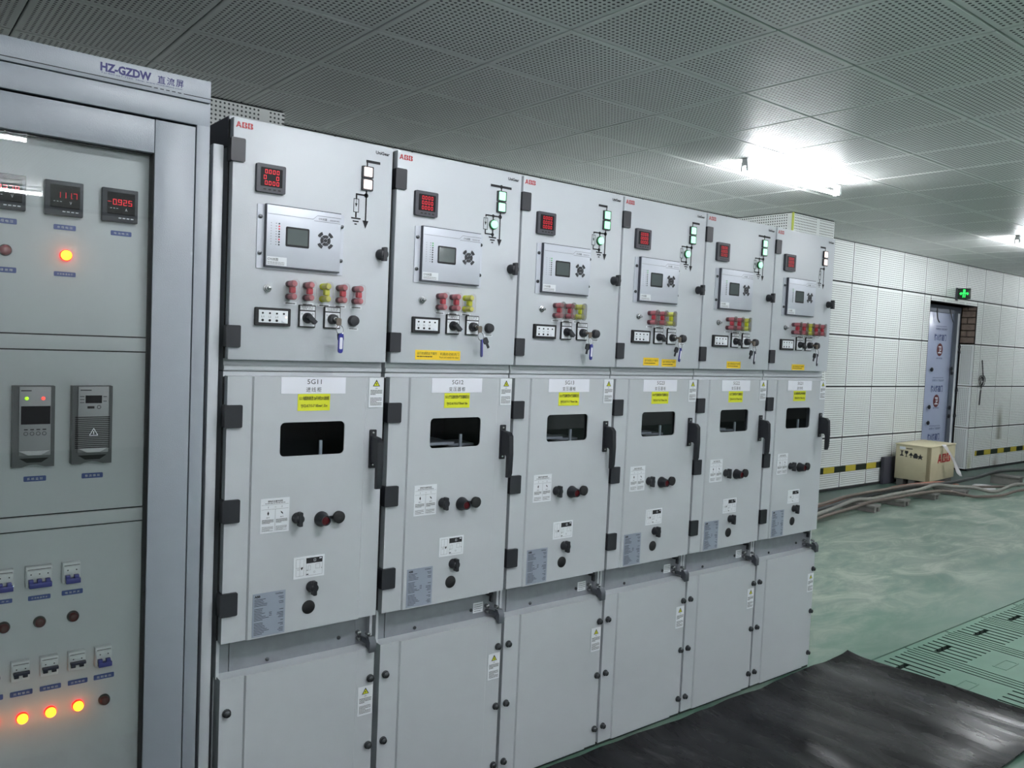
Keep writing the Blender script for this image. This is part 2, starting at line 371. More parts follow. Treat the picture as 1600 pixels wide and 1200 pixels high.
# ---------------------------------------------------------------- room shell
XA, XB, YA, YB = -4.0, 19.9, -9.0, 2.9
TX0, TX1, TY0, TY1 = 3.226, 6.645, -1.045, -.132
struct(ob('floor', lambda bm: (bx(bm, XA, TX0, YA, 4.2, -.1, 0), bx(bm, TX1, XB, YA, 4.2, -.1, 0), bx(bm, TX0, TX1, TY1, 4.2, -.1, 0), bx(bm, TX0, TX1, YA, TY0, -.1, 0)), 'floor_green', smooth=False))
ceil = struct(ob('ceiling', B(XA, XB, YA, 4.2, ZC+.012, ZC+.1), 'ceil_base'))
def tile_bm(sx, sy, t=.010, g=.0035, bev=.004):
    def f(bm):
        hx, hy = sx/2-g, sy/2-g
        a = [bm.verts.new(p) for p in ((-hx, -hy, t), (hx, -hy, t), (hx, hy, t), (-hx, hy, t))]
        b = [bm.verts.new(p) for p in ((-hx, -hy, bev), (hx, -hy, bev), (hx, hy, bev), (-hx, hy, bev))]
        c = [bm.verts.new(p) for p in ((-hx+bev, -hy+bev, 0), (hx-bev, -hy+bev, 0), (hx-bev, hy-bev, 0), (-hx+bev, hy-bev, 0))]
        for p, q in ((a, b), (b, c)):
            for i in range(4): bm.faces.new((p[i], p[(i+1) % 4], q[(i+1) % 4], q[i]))
        bm.faces.new(c)
    return f
# nearest ceiling panels one by one; the rest of the ceiling in one piece
vis = []; rest = []
for i in range(-10, 31):
    for j in range(-5, 17):
        x = CX0+(i+.5)*.6; y = CY0-(j-.5)*.6
        if x < XA+.3 or x > XB-.3 or y < YA+.3 or y > YB+.25: continue
        d = Vector((x, y, ZC))-CAM; z = d.dot(F)
        px = FPX*d.dot(RR)/z if z > .1 else 1e9; py = FPX*d.dot(UU)/z if z > .1 else 1e9
        (vis if (abs(px) < 960 and abs(py) < 760) else rest).append((d.length, x, y))
vis.sort(); rest += vis[285:]; vis = vis[:285]
for k, (d, x, y) in enumerate(vis): ob('ceiling_panel', tile_bm(.6, .6), 'ceiling_sheet', ceil, key='ctile', loc=(x, y, ZC), smooth=False)
def rest_bm(bm):
    for d, x, y in rest:
        h = .2965
        bx(bm, x-h, x+h, y-h, y+h, ZC, ZC+.012)
o = ob('far_ceiling_panels', rest_bm, 'ceiling_sheet', ceil, smooth=False); o['kind'] = 'stuff'
# walls
DX0, DX1, DZ = 10.28, 11.69, 2.35
def back_bm(bm):
    bx(bm, XA, DX0, 2.9025, 3.15, 0, ZC+.011); bx(bm, DX1, XB, 2.9025, 3.15, 0, ZC+.011); bx(bm, DX0, DX1, 2.9025, 3.15, DZ, ZC+.011)
wall = struct(ob('wall_back', back_bm, 'wall_base', smooth=False))
struct(ob('wall_left', B(XA-.1, XA, YA, 4.2, 0, ZC+.02), 'plaster'))
struct(ob('wall_right', B(XB, XB+.1, YA, 4.2, 0, ZC+.02), 'plaster'))
mat('far_wall', (232, 236, 233), .7)
struct(ob('wall_front', B(XA, XB, YA-.1, YA, 0, ZC+.02), 'far_wall'))
struct(ob('wall_recess', B(10.0, 12.0, 3.3, 3.4, 0, 2.9), 'plaster'))
def wtile(x0, x1, z0, z1, parent, y=2.9, m='wall_sheet', gx=.008, gz=.009):
    def f(bm):
        a, b, c, d = x0+gx, x1-gx, z0+gz, z1-gz; e = .0012
        q = [bm.verts.new(p) for p in ((a, y+.0024, c), (b, y+.0024, c), (b, y+.0024, d), (a, y+.0024, d))]
        r = [bm.verts.new(p) for p in ((a, y+e, c), (b, y+e, c), (b, y+e, d), (a, y+e, d))]
        s = [bm.verts.new(p) for p in ((a+e, y, c+e), (b-e, y, c+e), (b-e, y, d-e), (a+e, y, d-e))]
        for p, t in ((q, r), (r, s)):
            for i in range(4): bm.faces.new((p[i], p[(i+1) % 4], t[(i+1) % 4], t[i]))
        bm.faces.new(s)
    return ob('wall_panel', f, m, parent, smooth=False)
ZR = [.02, .62, 1.22, 1.82, 2.43, ZC]
xs = [WX0+.6*k for k in range(-13, 19)]
for a, b in zip(xs, xs[1:]):
    for c, d in zip(ZR, ZR[1:]):
        if b < 6.0 and d < 2.2: continue          # hidden behind the switchgear
        if a >= DX0-.2 and b <= DX1+.3 and c < DZ:
            if c > 2.4: wtile(a, b, c, d, wall)
            continue
        wtile(a, b, c, d, wall)
for c, d in zip(ZR[:4], ZR[1:5]):                # cut strips either side of the doorway
    wtile(10.10, DX0-.004, c, d, wall)
    wtile(DX1+.004, 11.90, c, d, wall)
wtile(DX0-.004, DX1+.004, DZ, 2.43, wall)
struct(ob('baseboard_back', lambda bm: (bx(bm, 6.80, DX0, 2.885, 2.902, 0, .02), bx(bm, DX1, XB, 2.885, 2.902, 0, .02)), 'wall_base'))
struct(ob('trim_1', B(7.0, 9.62, 2.893, 2.8995, .207, .278), 'hazard'))
struct(ob('trim_2', B(11.95, 16.0, 2.893, 2.8995, .207, .278), 'hazard'))
# left pier and right column
def pier(name, x0, x1, y0, edge=None):
    o = struct(ob(name, B(x0+.012, x1-.012, y0+.0025, 2.9, 0, ZC+.011), 'wall_base'))
    n = max(1, round((x1-x0)/.6)); w_ = (x1-x0)/n
    for i in range(n):
        for c, d in zip(ZR[0 if x0 > 5 else 3:], ZR[1 if x0 > 5 else 4:]): wtile(x0+i*w_, x0+(i+1)*w_, c, d, o, y=y0)
    for c, d in zip(ZR[0 if x0 > 5 else 3:], ZR[1 if x0 > 5 else 4:]):
        def side(bm, c=c, d=d): bx(bm, x0, x0+.012, y0+.002, 2.898, c+.007, d-.007)
        ob('wall_panel', side, 'wall_sheet_side', o, smooth=False)
        def side2(bm, c=c, d=d): bx(bm, x1-.012, x1, y0+.002, 2.898, c+.007, d-.007)
        ob('wall_panel', side2, 'wall_sheet_side', o, smooth=False)
    if edge: ob('corner_strip', B(x0-.012, x0+.012, y0-.006, y0+.004, 1.9, ZC-.004), 'edge_yellow', o)
pier('wall_pier', -.6, 1.225, 2.612)
pier('wall_column', 6.07, 6.79, 2.27, True)
# doorway on the right: reveal, leaf, frame
rv = struct(ob('wall_reveal', lambda bm: (bx(bm, DX1, DX1+.22, 2.905, 3.3, 0, DZ), bx(bm, DX0-.25, DX0, 2.905, 3.3, 0, DZ), bx(bm, DX0, DX1, 2.93, 3.3, DZ, DZ+.12)), 'mortar'))
zz = 1.835; k = 0
while zz < DZ-.05:
    y = 2.915 - (.09 if k % 2 else 0)
    while y < 3.1:
        a, b = max(y, 2.912), min(y+.19, 3.1)
        if b-a > .03:
            p = random.uniform(.004, .012)
            ob('brick', B(DX1-p, DX1+.01, a, b, zz, min(zz+.083, DZ-.004), bev=.003), 'brick', rv, smooth=False)
        y += .2
    zz += .093; k += 1
for c, d in zip(ZR[:3], ZR[1:4]):
    ob('wall_panel', (lambda c, d: B(DX1-.014, DX1-.001, 2.903, 3.09, c+.006, d-.006))(c, d), 'wall_sheet_side', rv, smooth=False)
door = empty('door_1', (0, 0, 0)); struct(door)
ob('door_leaf', B(10.42, 11.46, 3.12, 3.17, .03, 2.24, bev=.004), 'door_film', door)
ob('door_frame', lambda bm: (bx(bm, 10.3, 10.42, 3.10, 3.2, 0, 2.34), bx(bm, 11.462, 11.655, 3.10, 3.2, 0, 2.34), bx(bm, 10.42, 11.462, 3.10, 3.2, 2.242, 2.34)), 'door_frame', door)
ob('frame_fill', B(11.56, 11.60, 3.09, 3.10, .1, 2.25), 'sticker_white', door)
def film_print(bm):
    for z in (1.96, 1.24, .56):
        rect(bm, 10.95, 11.28, z+.085, z+.09, 3.119)
        text(bm, '金属防火门成品保护', 10.95, 11.3, z+.035, z+.065, 3.119)
        text(bm, '防火防盗门', 10.93, 11.28, z-.115, z-.02, 3.119, bold=.03)
    for z in (1.60, .9, .3): text(bm, '请勿撕膜', 11.02, 11.2, z-.012, z+.012, 3.119)
ob('film_print', film_print, 'print_navy', door, smooth=False)
def film_seal(bm):
    for z in (1.72, 1.0, .33): lathe(bm, 11.11, z, [(.09, 3.1185), (.09, 3.1195)], 20)
ob('film_seal', film_seal, 'print_maroon', door)
def film_seal2(bm):
    for z in (1.72, 1.0, .33):
        text(bm, '卫', 11.06, 11.16, z-.05, z+.05, 3.1178, bold=.03)
ob('seal_print', film_seal2, 'print_white', door, smooth=False)
def clips(bm):
    for x, z in ((10.83, .92), (10.83, .70), (10.83, 1.44), (11.45, .90), (11.45, .78), (11.45, 1.40), (11.43, 1.46), (11.63, 1.15), (11.63, .78), (11.63, 1.78), (11.63, 1.70)):
        lathe(bm, x, z, [(.012, 3.1), (.03, 3.085), (.028, 3.07), (.006, 3.06)], 8)
    tube(bm, smooth_path([(10.9, 3.1, 2.3), (10.92, 3.09, 2.15), (10.98, 3.09, 2.1)]), .008, 6)
    tube(bm, smooth_path([(11.3, 3.1, 2.3), (11.33, 3.08, 2.17), (11.4, 3.09, 2.12)]), .008, 6)
    tube(bm, smooth_path([(11.32, 3.1, .36), (11.34, 3.08, .26), (11.40, 3.09, .22)]), .012, 6)
ob('frame_clips', clips, 'black_plastic', door)
# exit sign hung square to the wall
sg = empty('exit_sign', (11.0, 2.88, 2.4)); tag(sg, 'small green lit exit sign sticking out above the doorway', 'sign')
sg.rotation_euler = (0, 0, math.radians(14))
ob('sign_case', B(-.022, .022, -.155, 0, .02, .165, bev=.004), 'sign_dark', sg)
ob('wall_bracket', B(-.03, .03, 0, .025, .0, .17), 'meter_grey', sg)
def sign_pict(bm):   # running figure block and arrow bars on the -x face
    for y0, y1, z0, z1 in ((-.17, -.08, .09, .105), (-.145, -.10, .105, .15), (-.20, -.17, .075, .11), (-.08, -.05, .075, .11), (-.15, -.13, .04, .09), (-.115, -.095, .04, .09), (-.21, -.20, .085, .1), (-.05, -.035, .085, .1)):
        bm.faces.new([bm.verts.new(p) for p in ((-.0228, y0*.64, z0), (-.0228, y1*.64, z0), (-.0228, y1*.64, z1), (-.0228, y0*.64, z1))])
ob('pictogram', sign_pict, 'sign_green', sg, smooth=False)
# loose wire coil on the right wall
def coil(bm):
    tube(bm, [(11.93+.06*math.cos(t*.5), 2.885-.0015*t, 1.30+.075*math.sin(t*.5)) for t in range(0, 32)], .006, 6)
    tube(bm, smooth_path([(11.93, 2.88, 1.60), (11.97, 2.875, 1.42), (11.99, 2.87, 1.30), (11.96, 2.88, 1.20), (11.95, 2.885, .95)]), .008, 6)
tag(ob('wire_coil', coil, 'black_soft'), 'black wire coil hanging on the white wall right of the doorway', 'wire')
# ceiling tube lamps
def lamp(x, y, label, grp):
    t = empty('tube_lamp', (x, y, ZC)); tag(t, label, 'lamp', grp)
    ob('lamp_housing', B(0, 1.2, -.022, .022, -.024, 0, bev=.004), 'lamp_body', t, key='lh')
    for s in (0, 1.176):
        def br(bm): bx(bm, 0, .024, -.026, .026, -.05, -.02, .003); bx(bm, 0, .024, -.026, -.014, -.085, -.05); bx(bm, 0, .024, .014, .026, -.085, -.05)
        ob('lamp_bracket', br, 'lamp_body', t, key='lb', loc=(s, 0, 0))
    def tb(bm):
        seg = 14
        A = [[bm.verts.new((xx, .0135*math.cos(2*PI*k/seg), -.07+.0135*math.sin(2*PI*k/seg))) for k in range(seg)] for xx in (.026, 1.174)]
        for k in range(seg): bm.faces.new((A[0][k], A[0][(k+1) % seg], A[1][(k+1) % seg], A[1][k]))
        bm.faces.new(A[0][::-1]); bm.faces.new(A[1])
    ob('fluorescent_tube', tb, 'tube', t, key='lt')
for k, (x, y) in enumerate(LAMPS):
    lab = ['white tube lamp glowing on the ceiling above the end of the switchgear row', 'white tube lamp on the ceiling at the right edge, above the doorway side',
           'white ceiling tube lamp out of view, above the floor before the nearest cabinet', 'white ceiling tube lamp out of view, above the trench covers', 'white ceiling tube lamp out of view, far right beyond the trench covers',
           'white ceiling tube lamp mirrored as the upper bright streak in the cabinet glass', 'white ceiling tube lamp behind the viewer, opposite the far end of the switchgear', 'white ceiling tube lamp mirrored as the streak across the left meter',
           'white ceiling tube lamp farthest behind the viewer, to the right', 'white ceiling tube lamp behind the viewer at the far right', 'white ceiling tube lamp beyond the right picture edge, past the doorway'][k]
    lamp(x, y, lab, 'ceiling lamps out of view' if k > 1 else None)

# ---------------------------------------------------------------- switchgear row
def plate_hole(bm, outer, hole, y0, depth):
    """flat face with a hole at y0 plus the hole's side wall going back"""
    vo = [bm.verts.new((p[0], y0, p[1])) for p in outer]; vh = [bm.verts.new((p[0], y0, p[1])) for p in hole]
    eo = [bm.edges.new((vo[i], vo[(i+1) % len(vo)])) for i in range(len(vo))]
    eh = [bm.edges.new((vh[i], vh[(i+1) % len(vh)])) for i in range(len(vh))]
    bmesh.ops.triangle_fill(bm, edges=eo+eh, use_beauty=True)
    vb = [bm.verts.new((v.co.x, y0+depth, v.co.z)) for v in vh]
    n = len(vh)
    for i in range(n): bm.faces.new((vh[i], vh[(i+1) % n], vb[(i+1) % n], vb[i]))
    return vo
WIN = (.1585, .3605, 1.228, 1.3265)
PRO = [(.006, .0014), (.0745, .0014), (.0790, -.004), (.427, -.004), (.4315, .0014), (.4925, .0012)]
def door_profile(bm, z0, z1, back, win=None):
    for i in range(len(PRO)-1):
        (xa, ya), (xb, yb) = PRO[i], PRO[i+1]
        if win and i == 2:
            plate_hole(bm, [(xa, z0), (xb, z0), (xb, z1), (xa, z1)], rrect(*win, .014), ya, .004)
        else: bm.faces.new([bm.verts.new(p) for p in ((xa, ya, z0), (xb, yb, z0), (xb, yb, z1), (xa, ya, z1))])
        for z in (z0, z1): bm.faces.new([bm.verts.new(p) for p in ((xa, ya, z), (xb, yb, z), (xb, back, z), (xa, back, z))])
    for x in (PRO[0][0], PRO[-1][0]): bm.faces.new([bm.verts.new(p) for p in ((x, PRO[0][1], z0), (x, PRO[0][1], z1), (x, back, z1), (x, back, z0))])
    bmesh.ops.remove_doubles(bm, verts=bm.verts[:], dist=1e-5)
def hexbolt(bm, x, z, y=0):
    lathe(bm, x, z, [(.0125, y), (.0125, y-.003), (.0095, y-.004), (.0095, y-.012), (.007, y-.014)], 12)
def wing_knob(bm, x, z):
    lathe(bm, x, z, [(.0165, 0), (.0165, -.008), (.013, -.016), (.0125, -.030), (.009, -.032)], 18)
    prism(bm, rrect(x-.006, x+.006, z-.021, z+.021, .003, 3), -.034, -.018)
HINGE_M = ((1.316, 1.379), (1.050, 1.115), (.786, .852)); HINGE_U = ((2.041, 2.104), (1.538, 1.599))
def hinge_bm(x0, x1, z0, z1):
    def f(bm):
        prism(bm, rrect(x0, x1, z0, z1, .004, 3), -.007, .026)
    return f
CABS = [('5G11', '进线柜', 5, 'w', 'R', None), ('5G12', '变压器柜', 3, 'g', 'C', 'long'), ('5G13', '变压器柜', 3, 'g', 'L', None),
        ('5G23', '变压器柜', 3, 'g', 'R', 'two'), ('5G22', '变压器柜', 3, 'g', 'C', 'mid'), ('5G21', '进线柜', 5, 'w', 'L', 'right')]
YEL = ['5G11电缆进线柜至12#开关柜201S进线柜', '5G12变压器柜至07变压器高压侧', '5G13变压器柜至05变压器高压侧', '5G23变压器柜至06变压器高压侧', '5G22变压器柜至08变压器高压侧', '5G21电缆进线柜至22#开关柜进线柜']
LABS = ['light grey switchgear cabinet marked 5G11, nearest one, beside the tall glass-fronted cabinet',
        'light grey switchgear cabinet marked 5G12, second from the left, long yellow strip on upper door',
        'light grey switchgear cabinet marked 5G13, third from the left, upper door without yellow strip',
        'light grey switchgear cabinet marked 5G23, fourth from the left, two small yellow strips',
        'light grey switchgear cabinet marked 5G22, fifth from the left, one small yellow strip',
        'light grey switchgear cabinet marked 5G21 at the far right end, unlit white indicators']
def cabinet(i):
    code, kind, nl, lit, bar, ystr = CABS[i]
    dx = -.008 if i == 0 else 0
    T = empty('switchgear_cabinet', (.5*i+dx, 0, 0)); tag(T, LABS[i], 'cabinet', None)
    def P(name, fn, m, parent=T, key=None, smooth=True): return ob(name, fn, m, parent, key=key, smooth=smooth)
    D = 1.30
    def body(bm):
        bx(bm, .003, .497, .03, D, 1.472, 2.168); bx(bm, .003, .497, .026, .034, 1.474, 1.488, .002)
        for a in ((.003, .012), (.488, .497)): bx(bm, a[0], a[1], .030, .05, .60, 1.47)
        bx(bm, .012, .488, .03, .05, 1.34, 1.47); bx(bm, .012, .488, .03, .075, .73, 1.215)
        bx(bm, .012, .1, .03, .05, 1.215, 1.34); bx(bm, .42, .488, .03, .05, 1.215, 1.34)
        bx(bm, .003, .008, .05, D, 0, 1.47); bx(bm, .492, .497, .05, D, 0, 1.47); bx(bm, .008, .492, D-.02, D, 0, 1.47); bx(bm, .012, .488, .075, .09, .0, .6)
    P('body', body, 'panel_smooth', key='body')
    P('side_shade', B(.0005, .003, .034, D, 2.085, 2.165), 'side_dark', key='sideshade')  # thin dark sheet, puts the shade on the upper side into colour
    P('upper_door', B(.004, .4955, 0, .028, 1.504, 2.1595, bev=.003), 'panel_grey', key='udoor')
    P('middle_door', lambda bm: door_profile(bm, .7085, 1.4585, .028, WIN), 'panel_smooth', key='mdoor')
    P('lower_door', lambda bm: door_profile(bm, .012, .6065, .050), 'panel_smooth', key='ldoor')
    P('door_gasket', lambda bm: [bx(bm, *q) for z0, z1 in ((1.5065, 2.157), (.7115, 1.4555)) for q in ((.0012, .014, .0285, .0298, z0, z1), (.486, .4988, .0285, .0298, z0, z1), (.014, .486, .0285, .0298, z0, z0+.012), (.014, .486, .0285, .0298, z1-.012, z1))], 'black_soft', key='gask')
    P('plinth', B(.004, .496, .006, .05, 0, .0115), 'plinth', key='plinth')
    # recessed galvanised strip between middle and lower door
    def galv(bm):
        bx(bm, .004, .0455, .050, .056, .60, .735); bx(bm, .047, .447, .048, .056, .60, .735); bx(bm, .4485, .4885, .050, .056, .60, .735); bx(bm, .490, .496, .050, .056, .60, .735)
    P('galvanised_strip', galv, 'galvanised', key='galv')
    def gb(bm):
        for x, z in ((.16, .62), (.39, .640)): lathe(bm, x, z, [(.006, .0481), (.006, .045), (.003, .043)], 8)
    P('strip_screws', gb, 'dark_steel', key='galvb')
    for k, (a, b) in enumerate(HINGE_U): P('hinge', hinge_bm(-.003, .036, a, b), 'black_plastic', key='hu%d' % k)
    for k, (a, b) in enumerate(HINGE_M): P('hinge', hinge_bm(-.002, .047, a, b), 'black_plastic', key='hm%d' % k)
    P('brand_logo', lambda bm: brand_logo(bm, .010, .058, 2.133, 2.1485, -.0006), 'brand_red', key='logo', smooth=False)
    P('series_name', lambda bm: text(bm, 'UniGear', .436, .483, 2.1335, 2.1435, -.0006, bold=.03), 'print_black', key='uni', smooth=False)
    # digital meter
    mt = P('panel_meter', lambda bm: (prism(bm, rrect(.067, .150, 1.969, 2.046, .004, 3), -.012, 0)), 'meter_grey', key='meter')
    P('meter_screen', PR(rrect(.078, .140, 1.985, 2.036, .002, 2), -.0128, -.011), 'screen_black', mt, key='mscr')
    def digits(bm):
        y = -.0134
        seg7(bm, '0.000', .0895, 2.0200, .0070, .0110, y, gap=.6)
        if i == 0: seg7(bm, '0', .086, 2.004, .0075, .011, y); seg7(bm, '0', .122, 2.004, .0075, .011, y)
        else: seg7(bm, '0.000', .0895, 2.0045, .0070, .0110, y, gap=.6)
        seg7(bm, '0.000', .0895, 1.9890, .0070, .0110, y, gap=.6)
    P('meter_digits', digits, 'digit_red', mt, key='dig%d' % (i > 0), smooth=False)
    def mkeys(bm):
        for q in range(4): rect(bm, .086+.014*q, .094+.014*q, 1.975, 1.979, -.0124)
    P('meter_keys', mkeys, 'black_soft', mt, key='mkeys', smooth=False)
    # protection relay
    rl = P('protection_relay', PR(rrect(.075, .337, 1.760, 1.9365, .002, 2), -.003, 0), 'relay_silver', key='flange')
    P('relay_body', B(.0955, .3215, -.0145, -.003, 1.765, 1.9385), 'relay_edge', rl, key='redge')
    P('relay_face', lambda bm: bx(bm, .0965, .3205, -.0175, -.0145, 1.7685, 1.936, .001), 'relay_silver', rl, key='rface')
    P('relay_lcd_frame', PR(rrect(.152, .2225, 1.826, 1.8815, .004, 4), -.0182, -.0174), 'print_black', rl, key='lcdf')
    P('relay_lcd', PR(rrect(.157, .2175, 1.832, 1.8765, .002, 3), -.0186, -.0181), 'lcd', rl, key='lcd')
    def rkeys(bm):
        c = (.2725, 1.8545); y = -.0186
        def arc(a0, a1, r0, r1, n=5):
            p = [(c[0]+r1*math.cos(math.radians(a0+(a1-a0)*t/n)), c[1]+r1*math.sin(math.radians(a0+(a1-a0)*t/n))) for t in range(n+1)]
            p += [(c[0]+r0*math.cos(math.radians(a1-(a1-a0)*t/n)), c[1]+r0*math.sin(math.radians(a1-(a1-a0)*t/n))) for t in range(n+1)]
            prism(bm, p, y-.0008, y+.0012)
        lathe(bm, c[0], c[1], [(.0052, y+.0012), (.0052, y-.0008)], 14)
        for a in (0, 90, 180, 270): arc(a-40, a+40, .0068, .0155)
        for a in (45, 135, 225, 315): arc(a-19, a+19, .018, .0265)
    P('relay_keypad', rkeys, 'black_plastic', rl, key='rkeys')
    def rprint(bm):
        y = -.0179
        for a, b in (((.098, 1.9115), (.233, 1.9115)), ((.247, 1.923), (.320, 1.923)), ((.236, 1.9075), (.318, 1.9075))): rect(bm, a[0], b[0], a[1]-.0006, a[1]+.0006, y)
        poly(bm, [(.232, 1.9109), (.2335, 1.9109), (.2475, 1.9236), (.246, 1.9236)], y)
        rr_ = random.Random(3)
        for q in range(9):
            z = 1.8865-.0073*q
            rect(bm, .108, .1105, z-.001, z+.001, y); rect(bm, .122, .126, z-.001, z+.001, y)
        text(bm, '智能保护测控', .285, .315, 1.912, 1.9165, y)
    P('relay_print', rprint, 'print_grey', rl, key='rprint', smooth=False)
    P('relay_name', lambda bm: text(bm, 'CYG长园', .250, .275, 1.911, 1.918, -.0179, bold=.01), 'print_black', rl, key='rname', smooth=False)
    def leds(sel):
        def f(bm):
            for q in range(9):
                if q in sel: lathe(bm, .1325, 1.8865-.0073*q, [(.0022, -.0175), (.0022, -.0186)], 8)
        return f
    red = (1, 2, 6) if i == 0 else (0, 1)
    P('status_leds', leds(red), 'led_red' if i == 0 else 'led_green', rl, key='ledr%d' % (i > 0))
    P('dark_leds', leds([q for q in range(9) if q not in red]), 'print_black', rl, key='ledd%d' % (i > 0))
    st = P('relay_sticker', B(.0985, .157, -.0180, -.0175, 1.7705, 1.794), 'sticker_white', rl, key='rst')
    P('relay_screws', lambda bm: [lathe(bm, x, z, [(.006, -.003), (.0055, -.007), (.003, -.008)], 10) for x, z in ((.0835, 1.902), (.0835, 1.802), (.3295, 1.902), (.3295, 1.802))], 'dark_steel', rl, key='rsc')
    def rsp(bm):
        text(bm, 'CYG长园', .101, .131, 1.783, 1.791, -.0184, bold=.012); lines(bm, random.Random(5), .101, .15, 1.772, 1.781, -.0184, 3, .3)
    P('relay_sticker_print', rsp, 'print_black', rl, key='rstp', smooth=False)
    # mimic diagram and indicator lights
    def mimic(bm):
        y = -.0008; h = .003
        xs_ = .4085                                # line centre
        if bar == 'C': rect(bm, .363, .452, 2.102, 2.110, y); lathe(bm, xs_, 2.106, [(.0065, 0), (.0065, y)], 14)
        elif bar == 'R': rect(bm, xs_-.004, .452, 2.103, 2.111, y)
        else: rect(bm, .366, xs_+.004, 2.103, 2.111, y)
        rect(bm, xs_-h*.8, xs_+h*.8, 2.092, 2.104, y)
        rect(bm, xs_-h*.8, xs_+h*.8, 1.925, 2.020, y)
        poly(bm, [(xs_-.010, 1.930), (xs_, 1.906), (xs_+.010, 1.930)], y)
        lathe(bm, xs_, 2.005, [(.007, 0), (.007, y)], 14)
        if lit == 'g':
            rect(bm, .346, xs_, 2.0025, 2.0075, y); rect(bm, .346, .3505, 1.999, 2.0075, y); lathe(bm, .379, 2.005, [(.0055, 0), (.0055, y)], 14)
            rect(bm, .3765, .3815, 1.992, 2.004, y); rect(bm, .3765, .3815, 1.932, 1.960, y); lathe(bm, .379, 1.943, [(.006, 0), (.006, y)], 14)
            rect(bm, .346, .379, 1.941, 1.9455, y); rect(bm, .346, .3505, 1.942, 1.9565, y)
            fx, f0, f1, g = .348, 1.9565, 1.996, .379
        else:
            rect(bm, .3735, xs_, 2.0025, 2.0075, y); rect(bm, .3735, .3785, 1.992, 2.006, y); rect(bm, .3735, .3785, 1.936, 1.952, y)
            fx, f0, f1, g = .376, 1.951, 1.992, .376
        t = .002
        rect(bm, fx-.009, fx-.009+t, f0, f1, y); rect(bm, fx+.009-t, fx+.009, f0, f1, y); rect(bm, fx-.009, fx+.009, f0, f0+t, y); rect(bm, fx-.009, fx+.009, f1-t, f1, y)
        rect(bm, fx-.0008, fx+.0008, f1-.018, f1, y); poly(bm, [(fx-.004, f1-.014), (fx, f1-.025), (fx+.004, f1-.014)], y)
        rect(bm, g-.0155, g+.0155, 1.931, 1.9355, y); rect(bm, g-.010, g+.010, 1.9225, 1.9265, y); rect(bm, g-.004, g+.004, 1.9145, 1.918, y)
    P('mimic_diagram', mimic, 'print_black', key='mimic%s%s' % (lit, bar), smooth=False)
    lens = 'lens_green' if lit == 'g' else 'lens_white'; frm = 'black_plastic'
    for q, (z0, z1) in enumerate(((2.0565, 2.0915), (2.0195, 2.0545))):
        f = P('indicator_light', PR(rrect(.3905, .4275, z0, z1, .002, 2), -.007, 0), frm, key='ind%d' % q)
        P('indicator_lens', PR(rrect(.3955, .4225, z0+.0045, z1-.0035, .002, 2), -.0085, -.006), lens, f, key='lens%d%s' % (q, lit))
    if lit == 'g':
        f = P('round_indicator_light', L(.379, 1.976, [(.0165, 0), (.0165, -.006), (.014, -.008)]), 'lens_green_frame', key='rind')
        P('indicator_lens', L(.379, 1.976, [(.0135, -.007), (.0125, -.012), (.006, -.0145)]), 'lens_green', f, key='rlens')
    kn = P('door_lock_knob', lambda bm: wing_knob(bm, .463, 1.834), 'black_plastic', key='lock')
    P('earth_bolt', L(.110, 1.706, [(.0115, 0), (.0115, -.003), (.008, -.0035), (.008, -.010), (.0045, -.0105), (.0045, -.02), (.002, -.021)], seg=12), 'steel', key='ebolt')
    # test links
    for q in range(nl):
        x = .172+.052*q; yel = (q == 2); s = 'y' if yel else 'r'
        col, clr = ('link_yellow', 'link_yellow_clear') if yel else ('link_red', 'link_red_clear')
        bs = P('test_link', lambda bm: [lathe(bm, x, z, [(.0095, 0), (.0095, -.012), (.008, -.016)], 12) for z in (1.7225, 1.6865)], 'link_yellow' if yel else 'link_dark', key='lk%d%s' % (q, s))
        for n_, z in (('a', 1.7225), ('b', 1.6865)):
            P('link_knob', L(x, z, [(.0085, -.014), (.0095, -.022), (.0095, -.040), (.0075, -.044), (.005, -.0445)], seg=14), clr, bs, key='lkn%d%s%s' % (q, s, n_))
        P('link_bar', B(x-.0075, x+.0075, -.036, -.020, 1.6965, 1.7135, bev=.002), col, bs, key='lkb%d%s' % (q, s))
        P('link_cover', lambda bm: prism(bm, rrect(x-.0125, x+.0125, 1.673, 1.7355, .011, 5), -.047, -.0455), 'film_clear', bs, key='lkc%d' % q)
        tg = P('link_tag', B(x-.013, x+.025, -.0012, 0, 1.664, 1.672), 'sticker_white', key='ltag%d' % q)
        P('tag_print', lambda bm: lines(bm, random.Random(q), x-.008, x+.021, 1.6655, 1.6705, -.0016, 1, .6), 'print_black', tg, key='ltagp%d' % q, smooth=False)
    # live-line display
    vd = P('voltage_display', PR(rrect(.0745, .177, 1.6015, 1.652, .003, 3), -.010, 0), 'black_soft', key='vd')
    P('display_face', B(.0835, .168, -.0112, -.009, 1.610, 1.645), 'sticker_white', vd, key='vdf')
    def vdd(bm):
        for q in range(4): lathe(bm, .0945+.0205*q, 1.6365, [(.0028, -.011), (.0028, -.0125)], 10)
        for q in range(3): lathe(bm, .0945+.0205*q, 1.6165, [(.0036, -.011), (.0036, -.0125)], 10)
        for q, s in enumerate(('L1', 'L2', 'L3')): text(bm, s, .091+.0205*q, .098+.0205*q, 1.624, 1.629, -.0116)
    P('display_dots', vdd, 'print_black', vd, key='vdd')
    if i == 0: P('display_led', L(.163, 1.627, [(.003, -.011), (.002, -.0125)], seg=8), 'lens_white', vd, key='vdl')
    P('display_key', PR(rrect(.150, .1635, 1.6125, 1.6185, .002, 2), -.0135, -.011), 'print_white', vd, key='vdk')
